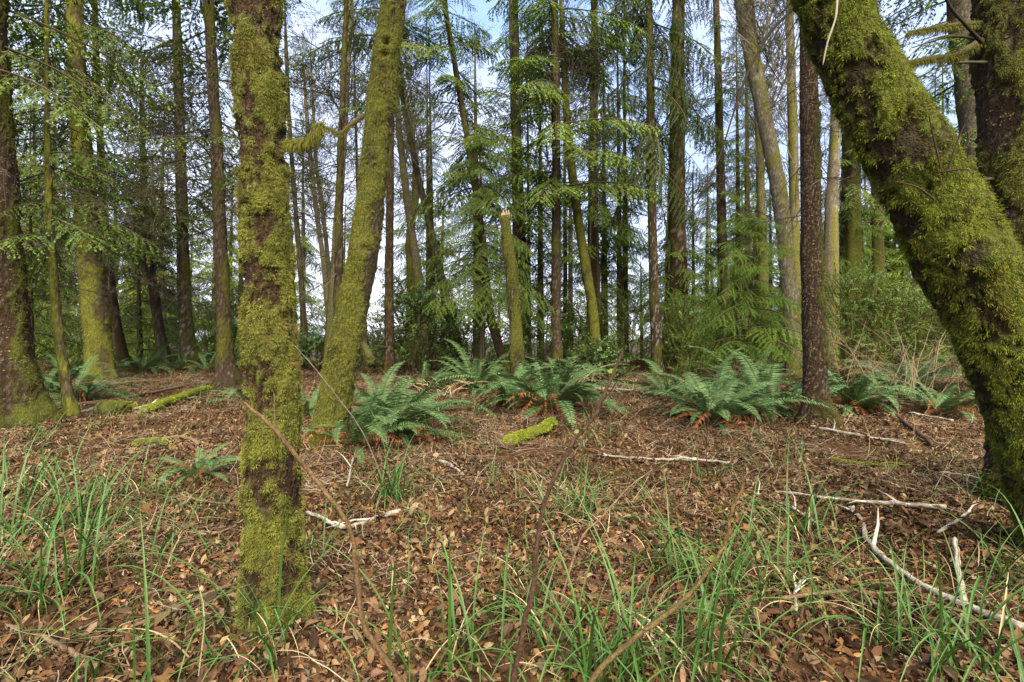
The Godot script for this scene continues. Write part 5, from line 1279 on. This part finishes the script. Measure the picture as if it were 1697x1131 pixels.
var STICKS := [
	{"name": "fallen_branch", "label": "white lichened branch lying just right of the thick mossy trunk", "pts": [[-0.854, -4.7, 0.0], [-1.042, -4.5, 0.0], [-1.19, -4.31, 0.0], [-1.34, -4.21, 0.0], [-1.54, -4.42, 0.0], [-1.725, -4.56, 0.0]], "r0": 0.022, "r1": 0.013, "col": [0.56, 0.53, 0.46], "col2": [0.24, 0.2, 0.15], "moss": 0, "forks": 4},
	{"name": "fallen_branch", "label": "long curving white branch under the huge leaning trunk", "pts": [[2.602, -2.76, 0.0], [2.555, -2.98, 0.0], [2.514, -3.18, 0.0], [2.495, -3.42, 0.0], [2.521, -3.68, 0.0], [2.661, -4.07, 0.0], [2.863, -4.47, 0.0], [2.922, -4.7, 0.0]], "r0": 0.021, "r1": 0.018, "col": [0.56, 0.53, 0.46], "col2": [0.24, 0.2, 0.15], "moss": 0, "forks": 3},
	{"name": "fallen_branch", "label": "straight pale branch lying crossways beyond the curving white one", "pts": [[3.696, -4.61, 0.0], [3.371, -4.73, 0.0], [2.978, -4.86, 0.0], [2.469, -5.09, 0.0]], "r0": 0.021, "r1": 0.012, "col": [0.56, 0.53, 0.46], "col2": [0.24, 0.2, 0.15], "moss": 0, "forks": 5},
	{"name": "fallen_branch", "label": "thin pale twig crossing behind the upright sedge near the curving branch", "pts": [[2.467, -4.34, 0.0], [2.425, -4.73, 0.0], [2.257, -5.06, 0.0]], "r0": 0.013, "r1": 0.007, "col": [0.56, 0.53, 0.46], "col2": [0.24, 0.2, 0.15], "moss": 0, "forks": 3},
	{"name": "fallen_branch", "label": "short pale stub standing out of the litter beside the curving branch", "pts": [[2.578, -3.1, 0.0], [2.801, -3.4, 0.02], [3.069, -3.76, 0.06]], "r0": 0.019, "r1": 0.015, "col": [0.56, 0.53, 0.46], "col2": [0.24, 0.2, 0.15], "moss": 0, "forks": 0},
	{"name": "fallen_branch", "label": "pale forked branch in front of the dark scaly trunk's foot", "pts": [[4.584, -8.31, 0.0], [4.972, -7.83, 0.0], [5.398, -7.4, 0.0]], "r0": 0.027, "r1": 0.013, "col": [0.56, 0.53, 0.46], "col2": [0.24, 0.2, 0.15], "moss": 0, "forks": 4},
	{"name": "fallen_branch", "label": "grey branch sprawling below the fern by the huge leaning trunk", "pts": [[7.201, -8.86, 0.0], [7.267, -9.74, 0.03], [7.682, -11.4, 0.06]], "r0": 0.03, "r1": 0.015, "col": [0.56, 0.53, 0.46], "col2": [0.24, 0.2, 0.15], "moss": 0, "forks": 5},
	{"name": "fallen_branch", "label": "dark rotten branch angled before the fern right of the dark scaly trunk", "pts": [[5.727, -7.4, 0.0], [5.976, -8.13, 0.02], [6.464, -9.14, 0.05]], "r0": 0.033, "r1": 0.021, "col": [0.12, 0.08, 0.05], "col2": [0.06, 0.04, 0.03], "moss": 0, "forks": 3},
	{"name": "fallen_branch", "label": "long pale stick across the litter right of the grass tuft", "pts": [[2.574, -6.32, 0.0], [2.154, -6.43, 0.0], [1.618, -6.43, 0.0], [1.111, -6.6, 0.0]], "r0": 0.018, "r1": 0.012, "col": [0.56, 0.53, 0.46], "col2": [0.24, 0.2, 0.15], "moss": 0, "forks": 4},
	{"name": "fallen_branch", "label": "pale stick beyond the tall thin stem in the clearing", "pts": [[2.044, -13.48, 0.0], [2.964, -13.24, 0.0], [3.917, -13.48, 0.0]], "r0": 0.03, "r1": 0.018, "col": [0.56, 0.53, 0.46], "col2": [0.24, 0.2, 0.15], "moss": 0, "forks": 2},
	{"name": "fallen_branch", "label": "tan pole lying farthest back beside the slender mossy trunk", "pts": [[-10.432, -13.48, 0.0], [-10.315, -14.54, 0.0], [-10.075, -15.62, 0.0]], "r0": 0.06, "r1": 0.045, "col": [0.28, 0.2, 0.12], "col2": [0.15, 0.1, 0.06], "moss": 0, "forks": 0},
	{"name": "fallen_branch", "label": "long tan pole in front of the farthest one, left clearing", "pts": [[-8.569, -10.66, 0.0], [-8.28, -11.58, 0.0], [-8.448, -13.99, 0.0]], "r0": 0.048, "r1": 0.033, "col": [0.28, 0.2, 0.12], "col2": [0.15, 0.1, 0.06], "moss": 0, "forks": 2},
	{"name": "fallen_branch", "label": "white peeling stick near the slender mossy pole's foot", "pts": [[-7.597, -9.49, 0.0], [-7.769, -10.01, 0.0], [-7.846, -10.5, 0.0]], "r0": 0.042, "r1": 0.03, "col": [0.56, 0.53, 0.46], "col2": [0.24, 0.2, 0.15], "moss": 0, "forks": 0},
	{"name": "fallen_branch", "label": "grey stick just in front of the mossy log, left clearing", "pts": [[-7.13, -10.21, 0.0], [-6.948, -10.81, 0.0], [-6.951, -11.95, 0.0]], "r0": 0.033, "r1": 0.022, "col": [0.56, 0.53, 0.46], "col2": [0.24, 0.2, 0.15], "moss": 0, "forks": 2},
	{"name": "fallen_branch", "label": "short white stick beyond the green tuft in mid ground", "pts": [[-0.853, -6.37, 0.0], [-0.669, -6.11, 0.0], [-0.521, -5.82, 0.0]], "r0": 0.021, "r1": 0.015, "col": [0.56, 0.53, 0.46], "col2": [0.24, 0.2, 0.15], "moss": 0, "forks": 0},
	{"name": "fallen_branch", "label": "mossy twig patch line in the right middle ground", "pts": [[3.783, -6.43, 0.0], [3.948, -6.11, 0.0], [4.319, -6.06, 0.0]], "r0": 0.018, "r1": 0.012, "col": [0.11, 0.12, 0.025], "col2": [0.2, 0.25, 0.028], "moss": 700, "forks": 3},
	{"name": "fallen_branch", "label": "thin brown stick leaning in the lower corner by the long grass", "pts": [[-1.912, -2.5, 0.0], [-2.135, -2.62, 0.0], [-2.444, -2.79, 0.0]], "r0": 0.017, "r1": 0.011, "col": [0.28, 0.2, 0.12], "col2": [0.15, 0.1, 0.06], "moss": 0, "forks": 0},
	{"name": "fallen_branch", "label": "dark bent twig on the litter in front of the centre ferns", "pts": [[-0.226, -7.14, 0.0], [0.012, -6.91, 0.0], [0.415, -7.25, 0.0]], "r0": 0.018, "r1": 0.011, "col": [0.12, 0.08, 0.05], "col2": [0.06, 0.04, 0.03], "moss": 0, "forks": 3},
	{"name": "fallen_branch", "label": "pale twig lying left of the thick mossy trunk", "pts": [[-2.48, -4.89, 0.0], [-2.78, -4.97, 0.0], [-3.102, -5.09, 0.0]], "r0": 0.007, "r1": 0.005, "col": [0.28, 0.2, 0.12], "col2": [0.15, 0.1, 0.06], "moss": 0, "forks": 4},
	{"name": "fallen_branch", "label": "grey branched twig left of the thick mossy trunk, nearer the camera", "pts": [[-2.165, -4.25, 0.0], [-2.254, -4.07, 0.0], [-2.437, -4.19, 0.0]], "r0": 0.007, "r1": 0.005, "col": [0.28, 0.2, 0.12], "col2": [0.15, 0.1, 0.06], "moss": 0, "forks": 5},
	{"name": "fallen_branch", "label": "tan stick half buried before the thick mossy trunk's left side", "pts": [[-1.713, -3.29, 0.0], [-1.809, -3.14, 0.0], [-1.915, -2.98, 0.0], [-2.027, -2.88, 0.0]], "r0": 0.013, "r1": 0.011, "col": [0.28, 0.2, 0.12], "col2": [0.15, 0.1, 0.06], "moss": 0, "forks": 0},
	{"name": "fallen_branch", "label": "grey twig crossing the lower right litter", "pts": [[1.526, -3.11, 0.0], [1.949, -3.18, 0.0], [2.244, -3.1, 0.0], [2.438, -2.92, 0.0]], "r0": 0.012, "r1": 0.009, "col": [0.28, 0.2, 0.12], "col2": [0.15, 0.1, 0.06], "moss": 0, "forks": 3},
	{"name": "fallen_branch", "label": "pale crooked twig right of the arching sapling stem", "pts": [[1.561, -2.98, 0.0], [1.675, -3.21, 0.0], [1.816, -3.36, 0.0]], "r0": 0.011, "r1": 0.007, "col": [0.56, 0.53, 0.46], "col2": [0.24, 0.2, 0.15], "moss": 0, "forks": 3},
	{"name": "fallen_branch", "label": "small white twig near the huge leaning trunk's foot", "pts": [[3.156, -4.02, 0.0], [3.478, -4.25, 0.0], [3.816, -4.51, 0.0]], "r0": 0.013, "r1": 0.009, "col": [0.56, 0.53, 0.46], "col2": [0.24, 0.2, 0.15], "moss": 0, "forks": 1},
	{"name": "fallen_branch", "label": "pale branch lying behind, along the foot of the huge leaning trunk", "pts": [[4.633, -5.86, 0.0], [4.772, -5.64, 0.0], [4.667, -5.24, 0.0]], "r0": 0.018, "r1": 0.012, "col": [0.56, 0.53, 0.46], "col2": [0.24, 0.2, 0.15], "moss": 0, "forks": 2},
	{"name": "fallen_branch", "label": "white twig hanging below the bright fern at the leaning trunk", "pts": [[-1.65, -5.43, 0.0], [-1.809, -6.11, 0.0], [-1.941, -6.81, 0.0]], "r0": 0.012, "r1": 0.007, "col": [0.56, 0.53, 0.46], "col2": [0.24, 0.2, 0.15], "moss": 0, "forks": 2},
	{"name": "fallen_branch", "label": "grey stick low on the litter in the left foreground", "pts": [[-4.113, -7.14, 0.0], [-4.577, -7.51, 0.0], [-4.921, -7.4, 0.0]], "r0": 0.027, "r1": 0.018, "col": [0.28, 0.2, 0.12], "col2": [0.15, 0.1, 0.06], "moss": 60, "forks": 1},
	{"name": "mossy_log", "label": "bright green mossy log lying before the centre fern", "pts": [[-0.051, -7.11, 0.05], [0.27, -7.71, 0.06], [0.631, -8.41, 0.07]], "r0": 0.085, "r1": 0.075, "col": [0.11, 0.12, 0.025], "col2": [0.2, 0.25, 0.028], "moss": 3800, "forks": 0},
	{"name": "mossy_log", "label": "long green mossy log on the left, pointing to the clean brown trunk", "pts": [[-6.607, -9.74, 0.05], [-6.857, -11.05, 0.05], [-7.407, -13.24, 0.06]], "r0": 0.085, "r1": 0.06, "col": [0.11, 0.12, 0.025], "col2": [0.2, 0.25, 0.028], "moss": 4200, "forks": 0},
	{"name": "mossy_log", "label": "dark half-rotted mossy chunk at the end of the long mossy log", "pts": [[-7.343, -9.74, 0.08], [-7.167, -9.87, 0.09], [-7.013, -10.01, 0.06]], "r0": 0.15, "r1": 0.1, "col": [0.05, 0.045, 0.02], "col2": [0.11, 0.13, 0.025], "moss": 1800, "forks": 0},
	{"name": "mossy_log", "label": "low mossy stub lying before the thick mossy trunk's left side", "pts": [[-4.946, -7.14, 0.02], [-4.781, -7.25, 0.03], [-4.486, -7.04, 0.02]], "r0": 0.05, "r1": 0.04, "col": [0.09, 0.08, 0.06], "col2": [0.13, 0.15, 0.03], "moss": 700, "forks": 0},
]

var STEMS := [
	{"label": "thin brown stem bending across the thick mossy trunk", "pts": [[-0.387, 0.023, -2.2], [-0.456, 0.168, -2.2], [-0.529, 0.28, -2.2], [-0.603, 0.402, -2.2], [-0.627, 0.586, -2.2], [-0.651, 0.769, -2.2], [-0.705, 0.867, -2.2], [-0.852, 1.055, -2.2], [-0.974, 1.202, -2.2], [-1.084, 1.299, -2.2]], "r0": 0.013, "r1": 0.008, "col": [0.15, 0.095, 0.05], "buds": [0.5, 0.34]},
	{"label": "tall thin dark stem rising through the middle of the clearing", "pts": [[-0.026, 0.023, -2.2], [0.009, 0.182, -2.2], [0.048, 0.39, -2.2], [0.087, 0.561, -2.2], [0.101, 0.732, -2.2], [0.145, 0.928, -2.2], [0.248, 1.136, -2.2], [0.334, 1.246, -2.2], [0.383, 1.356, -2.2], [0.451, 1.515, -2.2]], "r0": 0.013, "r1": 0.006, "col": [0.085, 0.05, 0.033], "buds": [0.7, 0.93]},
	{"label": "olive stem arching out of the foreground grass", "pts": [[0.179, 0.046, -2.1], [0.295, 0.221, -2.1], [0.447, 0.377, -2.1], [0.564, 0.466, -2.1], [0.68, 0.564, -2.1], [0.785, 0.699, -2.1], [0.832, 0.788, -2.1], [0.848, 0.886, -2.1], [0.902, 1.003, -2.1]], "r0": 0.011, "r1": 0.006, "col": [0.15, 0.105, 0.045], "buds": [0.62]},
	{"label": "fine pinkish twig slanting behind the arching olive stem", "pts": [[0.272, 0.147, -3.2], [0.396, 0.361, -3.2], [0.539, 0.521, -3.2], [0.681, 0.681, -3.2], [0.83, 0.794, -3.2]], "r0": 0.007, "r1": 0.003, "col": [0.26, 0.17, 0.12], "buds": []},
	{"label": "wiry twig springing from the thick mossy trunk's side towards the fern", "pts": [[-1.297, 0.091, -5.6], [-1.472, 0.464, -5.6], [-1.608, 0.713, -5.6], [-1.795, 0.962, -5.6], [-2.013, 1.242, -5.6], [-2.231, 1.491, -5.6]], "r0": 0.008, "r1": 0.004, "col": [0.2, 0.17, 0.13], "buds": []},
	{"label": "upright wiry shoot in front of the broad dark fern", "pts": [[2.229, 0.072, -6.2], [2.222, 0.348, -6.2], [2.242, 0.692, -6.2], [2.256, 1.037, -6.2]], "r0": 0.007, "r1": 0.003, "col": [0.07, 0.045, 0.03], "buds": []},
	{"label": "thin upright shoot in the middle litter", "pts": [[-0.288, -0.061, -3.3], [-0.295, 0.177, -3.3], [-0.306, 0.397, -3.3], [-0.343, 0.58, -3.3]], "r0": 0.005, "r1": 0.002, "col": [0.1, 0.06, 0.04], "buds": []},
]

var TUFTS := [
	["dense upright sedge tuft just below the big fern", -1.123, -5.09, 52, 1.1, 0.187, 16],
	["upright sedge tuft with long arching blades left of the thick mossy trunk", -3.366, -4.13, 50, 1.15, 0.242, 12],
	["arching sedge at the picture edge below the left tuft", -2.811, -3.11, 29, 1.2, 0.22, 4],
	["sparse sedge with dry stalks beside the thick mossy trunk", -2.292, -3.66, 20, 0.9, 0.242, 9],
	["loose sedge tuft crossed by the tall thin dark stem", 0.575, -4.44, 36, 1.05, 0.264, 16],
	["sedge clump behind the arching olive stem", 1.079, -3.45, 32, 1.0, 0.176, 9],
	["tall sedge clump right of the arching olive stem", 1.295, -3.18, 32, 1.1, 0.154, 9],
	["upright sedge tuft by the straight pale branch", 2.21, -4.13, 29, 1.05, 0.165, 6],
	["bright sedge at the foot of the thick mossy trunk", -1.153, -2.54, 29, 1.0, 0.165, 4],
	["wide sedge tuft at the bottom middle, right of the tall thin dark stem", 0.316, -2.55, 41, 1.05, 0.264, 8],
	["broad arching sedge at the bottom right of the olive stem", 0.776, -2.48, 48, 1.15, 0.286, 8],
	["sedge tuft where the curving white branch passes", 1.903, -2.67, 29, 1.05, 0.143, 6],
	["sedge tuft at the huge leaning trunk's foot", 3.04, -3.29, 27, 1.05, 0.176, 3],
	["small sedge tuft on the litter before the thin upright shoot", -0.707, -3.29, 11, 0.6, 0.132, 6],
	["small sedge tuft right beside the thick mossy trunk", -1.313, -3.71, 13, 0.75, 0.088, 4],
	["small sedge tuft in the middle of the brown clearing", -0.179, -5.64, 13, 0.6, 0.132, 6],
	["wispy sedge in front of the small left fern", -2.639, -4.58, 16, 0.8, 0.22, 8],
	["long drooping sedge spreading over the lower right litter", 1.595, -3.18, 34, 1.1, 0.33, 12],
	["sedge wisp in the bottom left corner", -1.856, -2.48, 13, 0.9, 0.165, 3],
	["sedge wisp in the bottom middle left", -0.172, -2.65, 16, 1.0, 0.165, 3],
	["pale sedge beyond the left tuft, near the reddish flared trunk", -4.757, -5.43, 29, 1.15, 0.33, 16],
	["pale sedge at the flared mossy foot of the reddish trunk", -6.538, -7.51, 20, 0.9, 0.198, 12],
	["thin sedge near the upright wiry shoot", 2.015, -5.64, 20, 0.9, 0.275, 12],
	["thin pale sedge in front of the dark scaly trunk", 2.992, -6.24, 18, 0.85, 0.275, 12],
	["thin sedge right of the bright mossy log", 1.139, -7.51, 20, 0.95, 0.275, 16],
	["sedge wisps by the pale branch at the huge trunk", 4.107, -4.73, 20, 0.9, 0.22, 6],
	["wispy sedge at the lower edge between the two arching stems", 0.111, -3.18, 16, 0.9, 0.22, 4],
	["thick sedge clump in the lower left, in front of the left tuft", -2.754, -3.29, 34, 1.15, 0.308, 6],
	["sedge clump at the bottom edge left of the thick mossy trunk", -1.446, -2.51, 20, 1.0, 0.22, 4],
	["sedge clump at the bottom edge, right corner", 2.096, -2.51, 34, 1.1, 0.286, 4],
	["sedge clump at the bottom edge under the olive stem's lower bend", 0.469, -2.46, 32, 1.1, 0.22, 4],
	["sedge wisps at the bottom edge between the two thin stems", -0.392, -2.46, 20, 1.05, 0.22, 3],
	["arching sedge right at the left picture edge, middle height", -3.723, -4.02, 29, 1.2, 0.242, 6],
	["low sedge wisps left of the small litter fern", -3.562, -5.06, 23, 0.95, 0.275, 9],
]
